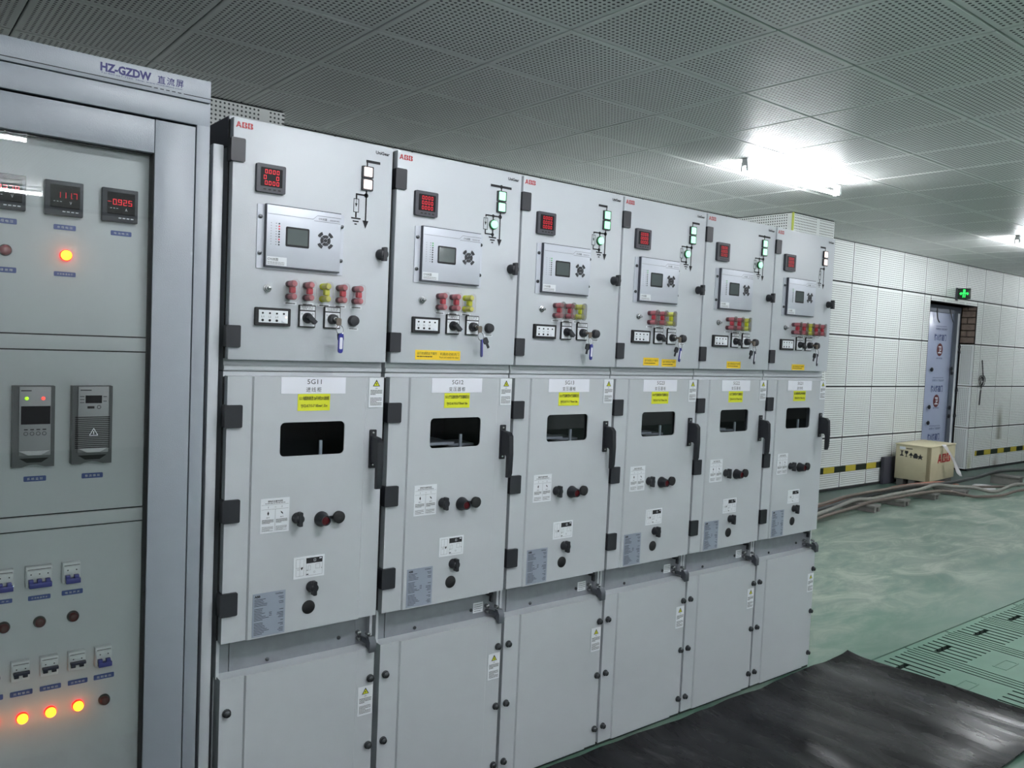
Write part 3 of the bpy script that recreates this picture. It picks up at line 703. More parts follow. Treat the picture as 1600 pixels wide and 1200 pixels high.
    # selector switches
    for q, (xa, xb) in enumerate(((.2035, .2545), (.2815, .3335))):
        sw = P('selector_switch', PR(rrect(xa, xb, 1.6015, 1.666, .002, 2), -.006, 0), 'black_soft', key='sw%d' % q)
        P('switch_face', lambda bm: (bx(bm, xa+.0035, xb-.0025, -.0068, -.0055, 1.605, 1.648), bx(bm, xa+.0035, xb-.0025, -.0068, -.0055, 1.6515, 1.663)), 'sticker_white', sw, key='swf%d' % q)
        def swp(bm, q=q, xa=xa, xb=xb):
            text(bm, '断路器操作' if q == 0 else '远方就地', xa+.008, xb-.008, 1.658, 1.662, -.0072); text(bm, '分闸 合闸' if q == 0 else '转换开关', xa+.01, xb-.01, 1.653, 1.657, -.0072)
            text(bm, '分', xa+.006, xa+.012, 1.637, 1.643, -.0072); text(bm, '合', xb-.012, xb-.006, 1.638, 1.644, -.0072)
        P('switch_print', swp, 'print_black', sw, key='swp%d' % q, smooth=False)
        cx, cz = (xa+xb)/2, 1.629
        if q == 0:
            def kb(bm):
                lathe(bm, cx, cz, [(.0155, -.006), (.0155, -.012), (.0125, -.020), (.009, -.024)], 20)
                d = Vector((.75, -.66)); n_ = Vector((.66, .75)); c = Vector((cx, cz)); pts = [c+n_*.0065-d*.009, c-n_*.0065-d*.009, c-n_*.0055+d*.021, c+n_*.0055+d*.021]
                prism(bm, [tuple(p) for p in pts], -.036, -.018)
            P('switch_knob', kb, 'black_plastic', sw, key='swk0')
        else:
            P('switch_knob', L(cx, cz, [(.0155, -.006), (.0155, -.014), (.0135, -.024), (.008, -.025)]), 'black_plastic', sw, key='swk1')
            P('key_barrel', L(cx, cz, [(.007, -.024), (.007, -.030), (.003, -.031)], seg=12), 'steel', sw, key='swb1')
    pb = P('push_button', L(.3775, 1.628, [(.0165, 0), (.0165, -.008), (.0145, -.012), (.0145, -.016), (.010, -.017)]), 'black_plastic', key='pb')
    tg = P('button_tag', B(.362, .396, -.0012, 0, 1.600, 1.6075), 'sticker_white', key='pbt')
    P('tag_print', lambda bm: lines(bm, random.Random(9), .366, .392, 1.6015, 1.606, -.0016, 1, .55), 'print_black', tg, key='pbtp', smooth=False)
    # yellow strips on the upper door
    STR = {'long': [(.093, .267, 1.516, 1.547)], 'two': [(.153, .243, 1.514, 1.545), (.262, .350, 1.511, 1.541)], 'mid': [(.187, .286, 1.510, 1.540)], 'right': [(.185, .290, 1.508, 1.535)]}.get(ystr, [])
    for n_, (a, b, c, d) in enumerate(STR):
        sl = P('yellow_strip', B(a, b, -.0008, 0, c, d), 'amber_label')
        def sp_(bm):
            hh = d-c
            if ystr == 'long':
                text(bm, '运行前请取出干燥剂', a+.006, a+.081, c+hh*.52, c+hh*.82, -.0012); text(bm, '机器启动前关门', a+.094, b-.006, c+hh*.50, c+hh*.80, -.0012)
                lines(bm, random.Random(2), a+.006, a+.065, c+hh*.26, c+hh*.42, -.0012, 1, .6); text(bm, 'Read and switch the door', a+.092, b-.006, c+hh*.2, c+hh*.4, -.0012)
            else:
                text(bm, '运行前取出干燥剂', a+.006, b-.006, c+hh*.5, c+hh*.8, -.0012); lines(bm, random.Random(4), a+.006, b-.02, c+hh*.2, c+hh*.4, -.0012, 1, .5)
        P('strip_print', sp_, 'print_black', sl, smooth=False)
    # paper name label, cable label, warning stickers
    lb = P('name_label', B(.157, .359, -.0052, -.004, 1.4095, 1.4575), 'white_paper', key='nlab')
    def nl_(bm):
        text(bm, code, .236, .2805, 1.4375, 1.4515, -.0058); n_ = len(kind); wd = .017*n_; c = .2575
        for q, ch in enumerate(kind): text(bm, ch, c-wd/2+.017*q+.001, c-wd/2+.017*q+.0145, 1.4145, 1.4285, -.0058)
    P('name_print', nl_, 'print_black', lb, smooth=False)
    yl = P('cable_label', B(.2085, .3095, -.0050, -.004, 1.3595, 1.4085), 'yellow_label', key='ylab')
    def yl_(bm):
        text(bm, YEL[i], .212, .306, 1.390, 1.402, -.0056, bold=.02); text(bm, 'YJV22-8.7/15-3*185mm², 35m' if i == 0 else 'YJV22-8.7/15-3*70mm², 8m', .217, .301, 1.3675, 1.3785, -.0056, bold=.02)
    P('cable_print', yl_, 'print_black', yl, smooth=False)
    def warn(name, x0, x1, z0, z1, y, key):
        s_ = P('warning_sticker', B(x0, x1, y-.001, y, z0, z1), 'sticker_white', key=key)
        c = (x0+x1)/2; zt = z1-.005; hw = .0125
        P('warning_triangle', lambda bm: poly(bm, [(c-hw, zt-.021), (c+hw, zt-.021), (c, zt)], y-.0014), 'print_black', s_, key=key+'t', smooth=False)
        P('triangle_yellow', lambda bm: poly(bm, [(c-hw*.72, zt-.019), (c+hw*.72, zt-.019), (c, zt-.0055)], y-.0018), 'yellow_label', s_, key=key+'y', smooth=False)
        def wp(bm):
            poly(bm, [(c+.0005, zt-.0085), (c-.0035, zt-.0145), (c-.0003, zt-.0142), (c-.0012, zt-.0182), (c+.0034, zt-.0128), (c+.0004, zt-.0131)], y-.0022)
            text(bm, '注意', c-.004, c+.004, z1-.034, z1-.030, y-.0014)
            h = z1-z0
            lines(bm, random.Random(6), x0+.005, x1-.004, z0+h*.42, z0+h*.60, y-.0014, 4, .5); lines(bm, random.Random(8), x0+.005, x1-.005, z0+h*.06, z0+h*.34, y-.0014, 7, .45)
        P('warning_print', wp, 'print_black', s_, key=key+'p', smooth=False)
    warn('w', .4405, .4905, 1.3655, 1.4565, 0, 'wm')
    warn('w', .439, .490, .393, .4865, 0, 'wl')
    # viewing window with what can be seen behind it
    it = P('window_interior', lambda bm: [bx(bm, *q) for q in ((.10, .42, .30, .305, 1.10, 1.42), (.10, .104, .052, .30, 1.10, 1.42), (.416, .42, .052, .30, 1.10, 1.42), (.104, .416, .052, .30, 1.416, 1.42), (.104, .416, .052, .30, 1.10, 1.104))], 'interior_dark', key='win')
    if lit == 'g': P('shutter_plate', lambda bm: (bx(bm, .105, .31, .077, .29, 1.225, 1.2335), bx(bm, .105, .33, .27, .29, 1.2335, 1.245), bx(bm, .23, .26, .16, .20, 1.2335, 1.240), bx(bm, .30, .41, .10, .20, 1.215, 1.224)), 'interior_floor', it, key='shut')
    P('metal_rod', B(.290, .299, .015, .021, 1.215, 1.268), 'interior_floor', it, key='rod')
    P('window_glass', PR(rrect(WIN[0]-.004, WIN[1]+.004, WIN[2]-.004, WIN[3]+.004, .016, 5), .002, .005), 'glass_smoked', key='wglass')
    # door handle
    hd = P('door_handle', lambda bm: (prism(bm, rrect(.4475, .470, 1.1775, 1.297, .003, 3), -.005, 0)), 'black_plastic', key='hpl')
    P('handle_lever', lambda bm: prism_x(bm, [(-.005, 1.277), (-.038, 1.274), (-.050, 1.262), (-.054, 1.20), (-.052, 1.135), (-.047, 1.119), (-.037, 1.119), (-.036, 1.19), (-.030, 1.196), (-.005, 1.196)], .4505, .4685), 'black_plastic', hd, key='hlv')
    P('handle_screws', lambda bm: [lathe(bm, .4585, z, [(.0045, -.005), (.004, -.0065), (.002, -.007)], 10) for z in (1.287, 1.1865)], 'steel', hd, key='hsc')
    # instruction sticker, knobs, cylinder with cap, nameplate
    dc = P('instruction_sticker', B(.1065, .1925, -.0050, -.004, 1.0105, 1.110), 'sticker_white', key='doc')
    def dcp(bm):
        y = -.0055; x0, x1 = .1095, .1895; c = .15
        text(bm, '接地开关操作说明', x0+.018, x1-.018, 1.0985, 1.1045, y, bold=.015); lines(bm, random.Random(1), x0+.01, x1-.01, 1.0945, 1.0975, y, 1, .5)
        for z in (1.0915, 1.0785): rect(bm, x0, x1, z, z+.0005, y)
        rect(bm, c-.0003, c+.0003, 1.0155, 1.0785, y); text(bm, 'I', .1285, .1295, 1.082, 1.0875, y); text(bm, '→', .147, .153, 1.0835, 1.086, y); text(bm, 'O', .168, .1715, 1.082, 1.0875, y)
        poly(bm, [(.129-.003, 1.067), (.129, 1.0605), (.129+.003, 1.067), (.129, 1.074)], y); poly(bm, [(.166, 1.0725), (.1675, 1.067), (.174, 1.0615), (.1725, 1.0675)], y)
        for a in (x0+.002, c+.003):
            text(bm, '操作', a+.012, a+.022, 1.053, 1.057, y); lines(bm, random.Random(int(a*1000)), a, a+.034, 1.038, 1.050, y, 4, .5); lines(bm, random.Random(int(a*999)), a, a+.033, 1.0155, 1.030, y, 5, .35)
    P('instruction_print', dcp, 'print_black', dc, key='docp', smooth=False)
    for q, (x, z) in enumerate(((.217, 1.046), (.268, .8355))): P('lock_knob', lambda bm: wing_knob(bm, x, z), 'black_plastic', key='wk%d' % q)
    cy = P('operating_socket', L(.2935, 1.036, [(.0225, -.004), (.0225, -.010), (.0195, -.016), (.0155, -.038), (.0125, -.038), (.0125, -.030)], seg=24), 'black_plastic', key='cyl')
    P('socket_core', L(.2935, 1.036, [(.0124, -.029), (.0124, -.034), (.005, -.035)], seg=16), 'lamp_red_off', cy, key='cylc')
    P('socket_cap', lambda bm: (lathe(bm, .3445, 1.0385, [(.018, -.012), (.0185, -.022), (.016, -.023)], 22), bx(bm, .312, .33, -.010, -.006, 1.034, 1.042)), 'black_soft', cy, key='cap')
    s2 = P('position_sticker', B(.211, .3085, -.0050, -.004, .8635, .928), 'sticker_white', key='pos')
    def s2p(bm):
        y = -.0055; t = .0005
        def fr(a, b, c, d): rect(bm, a, b, c, c+t, y); rect(bm, a, b, d-t, d, y); rect(bm, a, a+t, c, d, y); rect(bm, b-t, b, c, d, y)
        fr(.218, .243, .871, .922); fr(.250, .3015, .8695, .9225); rect(bm, .218, .243, .896, .8965, y); rect(bm, .230, .2305, .871, .922, y)
        rect(bm, .250, .3015, .906, .9225, y); poly(bm, [(.233, .894), (.236, .888), (.240, .894), (.238, .898)], y)
        fr(.256, .264, .885, .899); fr(.28, .294, .888, .902); fr(.223, .228, .889, .894); fr(.274, .279, .876, .881)
        rect(bm, .251, .258, .872, .875, y); rect(bm, .2525, .2545, .884, .887, y); rect(bm, .2985, .3, .887, .89, y)
    P('position_print', s2p, 'print_black', s2, key='posp', smooth=False)
    def s2w(bm):
        y = -.006
        for r0, r1 in (((.2735, .2805), (.911, .918)),): rect(bm, r0[0], r0[1], r1[0], r1[0]+.0009, y); rect(bm, r0[0], r0[1], r1[1]-.0009, r1[1], y); rect(bm, r0[0], r0[0]+.0009, *r1, y); rect(bm, r0[1]-.0009, r0[1], *r1, y)
        rect(bm, .291, .299, .917, .920, y)
    P('position_print_light', s2w, 'print_white', s2, key='posw', smooth=False)
    P('blanking_plug', L(.2615, .774, [(.0205, -.004), (.0205, -.0055), (.019, -.0065)], seg=24), 'black_soft', key='plug')
    npz = P('rating_plate', B(.091, .1885, -.0050, -.004, .7125, .8385), 'alu_plate', key='rate')
    def npp(bm):
        y = -.0055
        text(bm, 'ABB', .096, .113, .826, .833, y, bold=.04); text(bm, 'UniGear', .158, .182, .829, .8335, y, bold=.02)
        r_ = random.Random(12)
        for q in range(23):
            z = .821-.0046*q
            if q in (5, 14): continue
            rect(bm, .096, .096+r_.uniform(.022, .045), z-.0007, z+.0007, y)
            if r_.random() < .8: rect(bm, .183-r_.uniform(.008, .02), .183, z-.0007, z+.0007, y)
            if q in (9, 10, 11): rect(bm, .14, .148, z-.0007, z+.0007, y)
    P('rating_print', npp, 'print_black', npz, key='ratep', smooth=False)
    # bolts of the lower door, latch bracket
    for q, z in enumerate((.5085, .2925, .078)):
        for s, x in enumerate((.026, .479)): P('door_bolt', lambda bm: hexbolt(bm, x, z), 'dark_steel', key='bolt%d%d' % (q, s))
    P('latch_bracket', lambda bm: (bx(bm, .4625, .4705, -.002, .048, .618, .634, .002), prism_x(bm, [(-.020, .630), (-.008, .645), (.006, .643), (.006, .609), (-.008, .606), (-.014, .596), (-.020, .598)], .464, .4865)), 'bracket_steel', key='latch')
    P('latch_lock', lambda bm: (lathe(bm, .457, .645, [(.0075, .050), (.0075, .036), (.004, .034)], 10), lathe(bm, .457, .627, [(.0065, .050), (.0065, .032), (.003, .031)], 8), lathe(bm, .468, .652, [(.006, .012), (.006, -.004), (.003, -.006)], 8)), 'steel', key='llock')
    if i > 0:
        P('earthing_knob', lambda bm: (lathe(bm, .462, .692, [(.011, .050), (.011, .03), (.007, .026)], 14), prism(bm, rrect(.4575, .4665, .664, .690, .003, 3), .022, .034)), 'black_plastic', key='ek')
    if 0 < i < 5:
        s3 = P('small_sticker', B(.399, .441, .0464, .0479, .627, .663), 'sticker_white', key='ss')
        P('small_print', lambda bm: lines(bm, random.Random(31), .403, .438, .630, .660, .0458, 4, .25), 'print_black', s3, key='ssp', smooth=False)
    return T
for i in range(6): cabinet(i)

# keys with tags hanging from the second switch of each cabinet
TAGLAB = ['key with blue oval tag hanging on the 5G11 cabinet, nearest of the six key bunches', 'black key with purple tag seen edge-on, hanging on the 5G12 cabinet',
          'keys with blue tag hanging on the 5G13 cabinet, third bunch from the left', 'keys with blue tag hanging in front of a yellow strip on the 5G23 cabinet',
          'keys with dark tag hanging on the 5G22 cabinet, second bunch from the right', 'keys with dark tag hanging on the 5G21 cabinet, farthest of the six key bunches']
for i in range(6):
    x = .5*i+(-.008 if i == 0 else 0)+.3075
    k = empty('key_bunch', (x, -.034, 1.629)); tag(k, TAGLAB[i], 'keys', None)
    ob('inserted_key', lambda bm: (bx(bm, -.002, .002, -.014, .004, -.004, .004), prism(bm, rrect(-.0075, .0075, -.018, .004, .005, 4), -.018, -.014)), 'brass', k, key='key1')
    ob('key_ring', lambda bm: tube(bm, [(.004+.011*math.sin(2*PI*t/20), -.016+.003*math.cos(2*PI*t/20), -.030+.014*math.cos(2*PI*t/20)) for t in range(21)], .0012, 6), 'steel', k, key='ring')
    ob('spare_key', lambda bm: (bx(bm, -.002, .006, -.016, -.013, -.078, -.048), prism(bm, rrect(-.008, .010, -.062, -.040, .005, 4), -.018, -.012)), 'black_plastic', k, key='key2', rot=(0, (-.12, -.5, .2, .35, .35, .3)[i], 0))
    t = ob('key_tag', PR(rrect(-.0085, .0085, -.058, 0, .0083, 6), -.002, .002), 'tag_blue' if i < 4 else 'tag_dark', k, key='ktag%d' % (i > 3), loc=(.006, -.02, -.040), rot=(0, (0.02, .06, .05, .28, .16, .12)[i], (.25, 1.25, .3, .35, .3, .3)[i]))
    ob('tag_paper', PR(rrect(-.0055, .0055, -.046, -.012, .003, 4), -.0024, -.0018), 'white_paper', t, key='ktp')

# filler strip between the tall cabinet and the switchgear
tag(ob('filler_strip', B(-.047, -.018, .03, .055, 0, 2.085, bev=.003), 'panel_grey'), 'narrow light grey filler strip between the tall cabinet and the switchgear row', 'panel')

# ---------------------------------------------------------------- tall DC cabinet
DCX0, DCX1 = -.867, -.066
G = empty('direct_current_cabinet', (0, 0, 0)); tag(G, 'tall grey glass-door cabinet with meters, breakers and red lamps at the left edge', 'cabinet')
def dcbody(bm):
    bx(bm, DCX0, DCX0+.004, .004, .6, 0, 2.236); bx(bm, DCX1-.004, DCX1, .004, .6, 0, 2.236); bx(bm, DCX0, DCX1, .596, .6, 0, 2.236); bx(bm, DCX0, DCX1, .004, .6, 2.232, 2.236)
    bx(bm, DCX0, DCX1, 0, .012, 2.1175, 2.1765, .0015); bx(bm, -.1005, DCX1, 0, .03, 0, 2.119, .0015); bx(bm, DCX0, -.833, 0, .03, 0, 2.119, .0015); bx(bm, -.833, -.1005, 0, .03, 0, .06)
ob('body', dcbody, 'dc_grey', G)
ob('header_panel', lambda bm: bx(bm, DCX0, DCX1, -.001, .012, 2.1795, 2.236, .0015), 'dc_grey', G)
def dchead(bm):
    y = -.0016
    text(bm, 'HZ-GZDW', -.334, -.216, 2.203, 2.2245, y, bold=.045)
    for q, ch in enumerate('直流屏'): text(bm, ch, -.201+.0225*q, -.182+.0225*q, 2.203, 2.2225, y, bold=.012)
    text(bm, 'Tel:400-667-7266  Http: www.huazidhina.com', -.333, -.140, 2.1965, 2.2015, y)
ob('header_print', dchead, 'print_blue', G, smooth=False)
def dcl(bm):
    rect(bm, DCX0, -.215, 2.1885, 2.1905, -.0016)
    for q in range(5): rect(bm, -.209+.0145*q, -.200+.0145*q, 2.1885, 2.1905, -.0016)
    rect(bm, -.136, DCX1, 2.1885, 2.1905, -.0016)
ob('header_line', dcl, 'print_black', G, smooth=False)
def dframe(bm):
    x0, x1, z0, z1 = -.831, -.1035, .065, 2.1115
    bx(bm, -.2035, x1, .0, .036, z0, z1, .0015); bx(bm, x0, -.731, .0, .036, z0, z1, .0015)
    bx(bm, -.731, -.2045, .001, .036, 2.027, z1, .0015); bx(bm, -.731, -.2045, .001, .036, z0, .14, .0015)
dr = ob('glass_door', dframe, 'dc_grey', G)
ob('door_glass', B(-.735, -.2, .016, .020, .13, 2.032), 'glass_clear', dr)
ob('door_gasket', lambda bm: (bx(bm, -.2055, -.2037, .004, .042, .14, 2.027), bx(bm, -.731, -.2045, .020, .042, 2.0235, 2.0268)), 'black_soft', dr)
IY = .045
for nm, a, b in (('upper_panel', 1.557, 2.10), ('middle_panel', 1.1105, 1.5155), ('lower_panel', .06, 1.0695)):
    ob(nm, B(-.85, -.12, IY, IY+.004, a, b), 'dc_inner', G)
for a, b in ((1.519, 1.5535), (1.0735, 1.107)): ob('panel_divider', B(-.85, -.12, IY-.004, IY+.004, a, b, bev=.001), 'dc_divider', G)
ob('panel_backing', B(-.85, -.12, IY+.006, IY+.01, .06, 2.1), 'slot_black', G)
# meters
for q, (x, s) in enumerate(((-.5675, '22.78'), (-.444, '111.7'), (-.3175, '-0.925'))):
    m_ = ob('panel_meter', (lambda x: lambda bm: (bx(bm, x, x+.084, .030, IY, 1.846, 1.929, .002)))(x), 'meter_grey', G)
    ob('meter_screen', (lambda x: B(x+.011, x+.076, .0288, .031, 1.864, 1.919))(x), 'screen_black', m_)
    def dg(bm, x=x, s=s, q=q): seg7(bm, s, x+(.025 if q < 2 else .012), 1.888, .0085, .014, .0283, gap=.42)
    ob('meter_digits', dg, 'digit_red', m_, smooth=False)
    def mp(bm, x=x, q=q):
        for t in range(4): rect(bm, x+.038+.0095*t, x+.0445+.0095*t, 1.8545, 1.857, .0296)
        text(bm, 'V' if q < 2 else 'A', x+.053, x+.058, 1.874, 1.881, .0283)
        for t in range(3): rect(bm, x+.018+.007*t, x+.022+.007*t, 1.8785, 1.8798, .0283)
    ob('meter_print', mp, 'print_white', m_, smooth=False)
# blue name tags
TAGS = [(-.550, -.500, 1.8135, 1.8265, '控母电压'), (-.4225, -.3735, 1.8125, 1.825, '合母电压'), (-.294, -.245, 1.8125, 1.8245, '电池电流'), (-.55, -.500, 1.6985, 1.7115, '绝缘故障'), (-.4205, -.3725, 1.699, 1.7105, '交流电源指示'),
        (-.4795, -.431, 1.194, 1.207, '系统监控'), (-.3515, -.3025, 1.1935, 1.2065, '整流模块'),
        (-.548, -.500, .8985, .909, '充电开关'), (-.4665, -.4175, .8965, .908, '交流电源开关'), (-.3925, -.3445, .898, .9105, '电池开关'),
        (-.5655, -.517, .661, .674, '控制输出'), (-.5025, -.454, .661, .674, '控制输出'), (-.4385, -.391, .6615, .674, '控制输出'), (-.3755, -.330, .662, .6745, '控制输出'), (-.3155, -.267, .6625, .6755, '控制输出')]
for a, b, c, d, s in TAGS:
    t_ = ob('name_tag', (lambda a, b, c, d: lambda bm: prism(bm, rrect(a, b, c, d, .002, 2), IY-.0015, IY))(a, b, c, d), 'name_blue', G)
    def tp(bm):
        n_ = len(s); st = (b-a-.012)/n_
        for q, ch in enumerate(s): text(bm, ch, a+.006+st*q+st*.15, a+.006+st*q+st*.85, c+.0035, d-.0035, IY-.002)
    ob('tag_print', tp, 'print_white', t_, smooth=False)
# pilot lamps
for x, z, st in ((-.5235, 1.751, 'dim'), (-.395, 1.751, 'lit'), (-.518, .8405, 'off'), (-.441, .841, 'off'), (-.3665, .842, 'off'), (-.5375, .605, 'lit'), (-.476, .605, 'lit'), (-.4145, .606, 'lit'), (-.352, .607, 'lit'), (-.29, .607, 'off')):
    bz = ob('pilot_lamp', L(x, z, [(.0140, IY), (.0140, IY-.006), (.0125, IY-.008)], seg=22), 'lamp_bezel' if st != 'lit' else 'lamp_ring_lit', G)
    ob('lamp_lens', L(x, z, [(.0122, IY-.007), (.0115, IY-.014), (.009, IY-.017), (.004, IY-.018)], seg=22), {'lit': 'lamp_lit', 'off': 'lamp_red_off', 'dim': 'lamp_red_dim'}[st], bz)
# breakers
def breaker(x0, x1, z0, z1, poles, up):
    bk = ob('circuit_breaker', B(x0-.0015, x1, IY-.018, IY, z0, z1, bev=.001), 'breaker_white', G)
    n_ = poles; w_ = (x1-x0)/n_; h = z1-z0
    ob('breaker_top', B(x0, x1-.001, IY-.0225, IY-.017, z0+h*(.42 if up else .52), z1-h*.18, bev=.0008), 'breaker_white', bk)
    if up:
        def tg_(bm):
            bx(bm, x0+.004, x1-.002, IY-.034, IY-.018, z0+.001, z0+h*.26, .001)
            for q in range(n_): bx(bm, x0+w_*q+w_*.18, x0+w_*q+w_*.72, IY-.032, IY-.018, z0+h*.2, z0+h*.43, .001)
        ob('breaker_toggle', tg_, 'breaker_blue', bk)
    else:
        def tg_(bm):
            bx(bm, x0+.002, x1-.001, IY-.032, IY-.018, z0+h*.38, z0+h*.53, .001)
            for q in range(n_): bx(bm, x0+w_*q+w_*.2, x0+w_*q+w_*.75, IY-.026, IY-.018, z0+h*.2, z0+h*.38, .001)
        ob('breaker_toggle', tg_, 'breaker_black', bk)
    def pr_(bm):
        rect(bm, x0+.002, x1-.002, z1-h*.15, z1-h*.12, IY-.0184)
        for q in range(n_): rect(bm, x0+w_*q+w_*.4, x0+w_*q+w_*.55, z0+h*.62, z0+h*.68, IY-.0230)
    ob('breaker_print', pr_, 'print_black', bk, smooth=False)
for a, b, n_ in ((-.5555, -.500, 3), (-.4725, -.4175, 3), (-.3925, -.3535, 2)): breaker(a, b, .934, .985, n_, True)
for k, a in enumerate((-.5635, -.501, -.4385, -.3765)): breaker(a, a+.0378, .705, .753, 2, False)
breaker(-.3145, -.277, .704, .753, 2, True)
# monitor module and rectifier module
def module(x0, x1, z0, z1):
    c = (x0+x1)/2; n = 8
    pts = [(x0, z1), (x0, z0), (x0+.02, z0)] + [(x0+.02+(x1-x0-.04)*t/n, z0+.006*math.sin(PI*t/n)) for t in range(1, n)] + [(x1-.02, z0), (x1, z0), (x1, z1)]
    m_ = ob('power_module', lambda bm: prism(bm, pts, .017, IY), 'module_dark', G)
    ob('module_front', lambda bm: bx(bm, x0+.012, x1-.009, .0135, .02, z0+.028, z1-.001, .002), 'module_grey', m_)
    ob('module_handle', lambda bm: prism(bm, [(x0+.013, z0+.040), (x0+.032, z0+.030), (x1-.030, z0+.030), (x1-.012, z0+.040)], .0085, .016), 'module_light', m_)
    ob('handle_recess', lambda bm: prism(bm, [(x0+.014, z0+.022), (x0+.03, z0+.011), (x1-.028, z0+.011), (x1-.012, z0+.022)], .0165, .0172), 'slot_black', m_)
    return m_
m1 = module(-.507, -.418, 1.2335, 1.430)
ob('module_screen', B(-.4905, -.4285, .0128, .014, 1.338, 1.382), 'screen_black', m1)
ob('module_led', L(-.479, 1.4005, [(.0045, .0135), (.003, .011)], seg=10), 'led_lime', m1); ob('module_led', L(-.444, 1.4005, [(.0045, .0135), (.003, .011)], seg=10), 'led_red_on', m1)
def mk(bm):
    for q in range(4):
        x = -.480+.013*q
        tube(bm, [(x+.0042*math.cos(2*PI*t/14), .0134, 1.3155+.0042*math.sin(2*PI*t/14)) for t in range(15)], .0006, 5); rect(bm, x-.004, x+.004, 1.324, 1.3265, .0132)
    rect(bm, -.491, -.469, 1.418, 1.4205, .0132)
ob('module_keys', mk, 'slot_black', m1)
m2 = module(-.380, -.2885, 1.2345, 1.430)
ob('module_screen', B(-.3515, -.314, .0128, .014, 1.3875, 1.407), 'screen_black', m2)
def gr(bm):
    for q in range(17): bx(bm, -.3735, -.295, .0128, .0145, 1.2745+.0048*q, 1.2768+.0048*q)
    rect(bm, -.347, -.331, 1.374, 1.380, .0132); rect(bm, -.363, -.338, 1.419, 1.4212, .0132)
    for q in range(3): rect(bm, -.364, -.354, 1.3885+.0075*q, 1.390+.0075*q, .0132)
    for q in range(2): rect(bm, -.311, -.303, 1.3915+.0115*q, 1.393+.0115*q, .0132)
    tube(bm, [(-.3205+.0042*math.cos(2*PI*t/14), .0134, 1.3775+.0042*math.sin(2*PI*t/14)) for t in range(15)], .0006, 5)
ob('module_grille', gr, 'slot_black', m2)
def tri(bm):
    c = (-.332, 1.3145)
    for a, b in ((0, 1), (1, 2), (2, 0)):
        p = [(-.0095, -.008), (.0095, -.008), (0, .0095)]; A_, B_ = p[a], p[b]
        tube(bm, [(c[0]+A_[0], .012, c[1]+A_[1]), (c[0]+B_[0], .012, c[1]+B_[1])], .0009, 5)
    rect(bm, c[0]-.001, c[0]+.001, c[1]-.005, c[1]+.003, .012)
ob('warning_mark', tri, 'print_white', m2)

# ---------------------------------------------------------------- floor things
# ribbed trench covers
def cover_bm(wd=.478, ln=.90, h=-.001):
    def f(bm):
        slots = []
        for s in range(6):
            x = .128+.0585*s-.145+.10
        xs_slot = [-.165, -.107, -.049, .009, .067, .125]
        for s in xs_slot:
            slots.append((s-.0075, s+.0075, -.295, -.035)); slots.append((s-.0075, s+.0075, -.865, -.585))
        slots += [(-.213, -.203, -.87, -.03), (.165, .175, -.87, -.03), (.204, .214, -.87, -.03)]
        slots += [(-.150, .018, -.142, -.114), (-.150, .018, -.782, -.754)]
        X = sorted({-wd/2, wd/2} | {v for s in slots for v in s[:2]}); Y = sorted({-ln, 0.0} | {v for s in slots for v in s[2:]})
        def filled(i, j):
            if i < 0 or j < 0 or i >= len(X)-1 or j >= len(Y)-1: return False
            cx, cy = (X[i]+X[i+1])/2, (Y[j]+Y[j+1])/2
            return not any(s[0] < cx < s[1] and s[2] < cy < s[3] for s in slots)
        V = {}
        def v(i, j, z):
            k = (i, j, z)
            if k not in V: V[k] = bm.verts.new((X[i], Y[j], z))
            return V[k]
        for i in range(len(X)-1):
            for j in range(len(Y)-1):
                if not filled(i, j): continue
                bm.faces.new((v(i, j, h), v(i+1, j, h), v(i+1, j+1, h), v(i, j+1, h)))
                for di, dj, a, b in ((-1, 0, (i, j), (i, j+1)), (1, 0, (i+1, j+1), (i+1, j)), (0, -1, (i+1, j), (i, j)), (0, 1, (i, j+1), (i+1, j+1))):
                    if not filled(i+di, j+dj): bm.faces.new((v(*a, h), v(*a, -.032), v(*b, -.032), v(*b, h)))
    return f
CL = ['green ribbed trench cover beside the black rubber mat', 'green ribbed trench cover second from the mat', 'green ribbed trench cover third from the mat', 'green ribbed trench cover fourth from the mat', 'green ribbed trench cover farthest from the mat, at the picture edge', 'green ribbed trench cover beyond the right picture edge', 'green ribbed trench cover last of the row, outside the picture']
for k in range(7):
    x = 3.233+.486*(k+.5); t = empty('trench_cover', (x, -.14, 0)); tag(t, CL[k], 'floor cover', 'trench covers')
    cp = ob('cover_plate', cover_bm(), 'cover_green', t, key='cov', smooth=False)
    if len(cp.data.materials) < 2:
        cp.data.materials.append(MATS['grate_dark'])       # dark colour on the upright faces, slot walls included
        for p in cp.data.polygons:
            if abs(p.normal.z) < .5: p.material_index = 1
    ob('cover_base', B(-.239, .239, -.9, 0, -.059, -.033), 'grate_dark', t, key='covb')
    ob('diamond_mark', lambda bm: [bx(bm, a, b, c, d, -.0011, .0008) for a, b, c, d in ((-.10, .06, -.46, -.452), (-.10, .06, -.40, -.392), (-.102, -.094, -.46, -.392), (.052, .06, -.46, -.392))], 'cover_green', t, key='covd')
struct(ob('trim_3', B(TX0, TX1, TY0, TY1, -.099, -.06), 'grate_dark'))
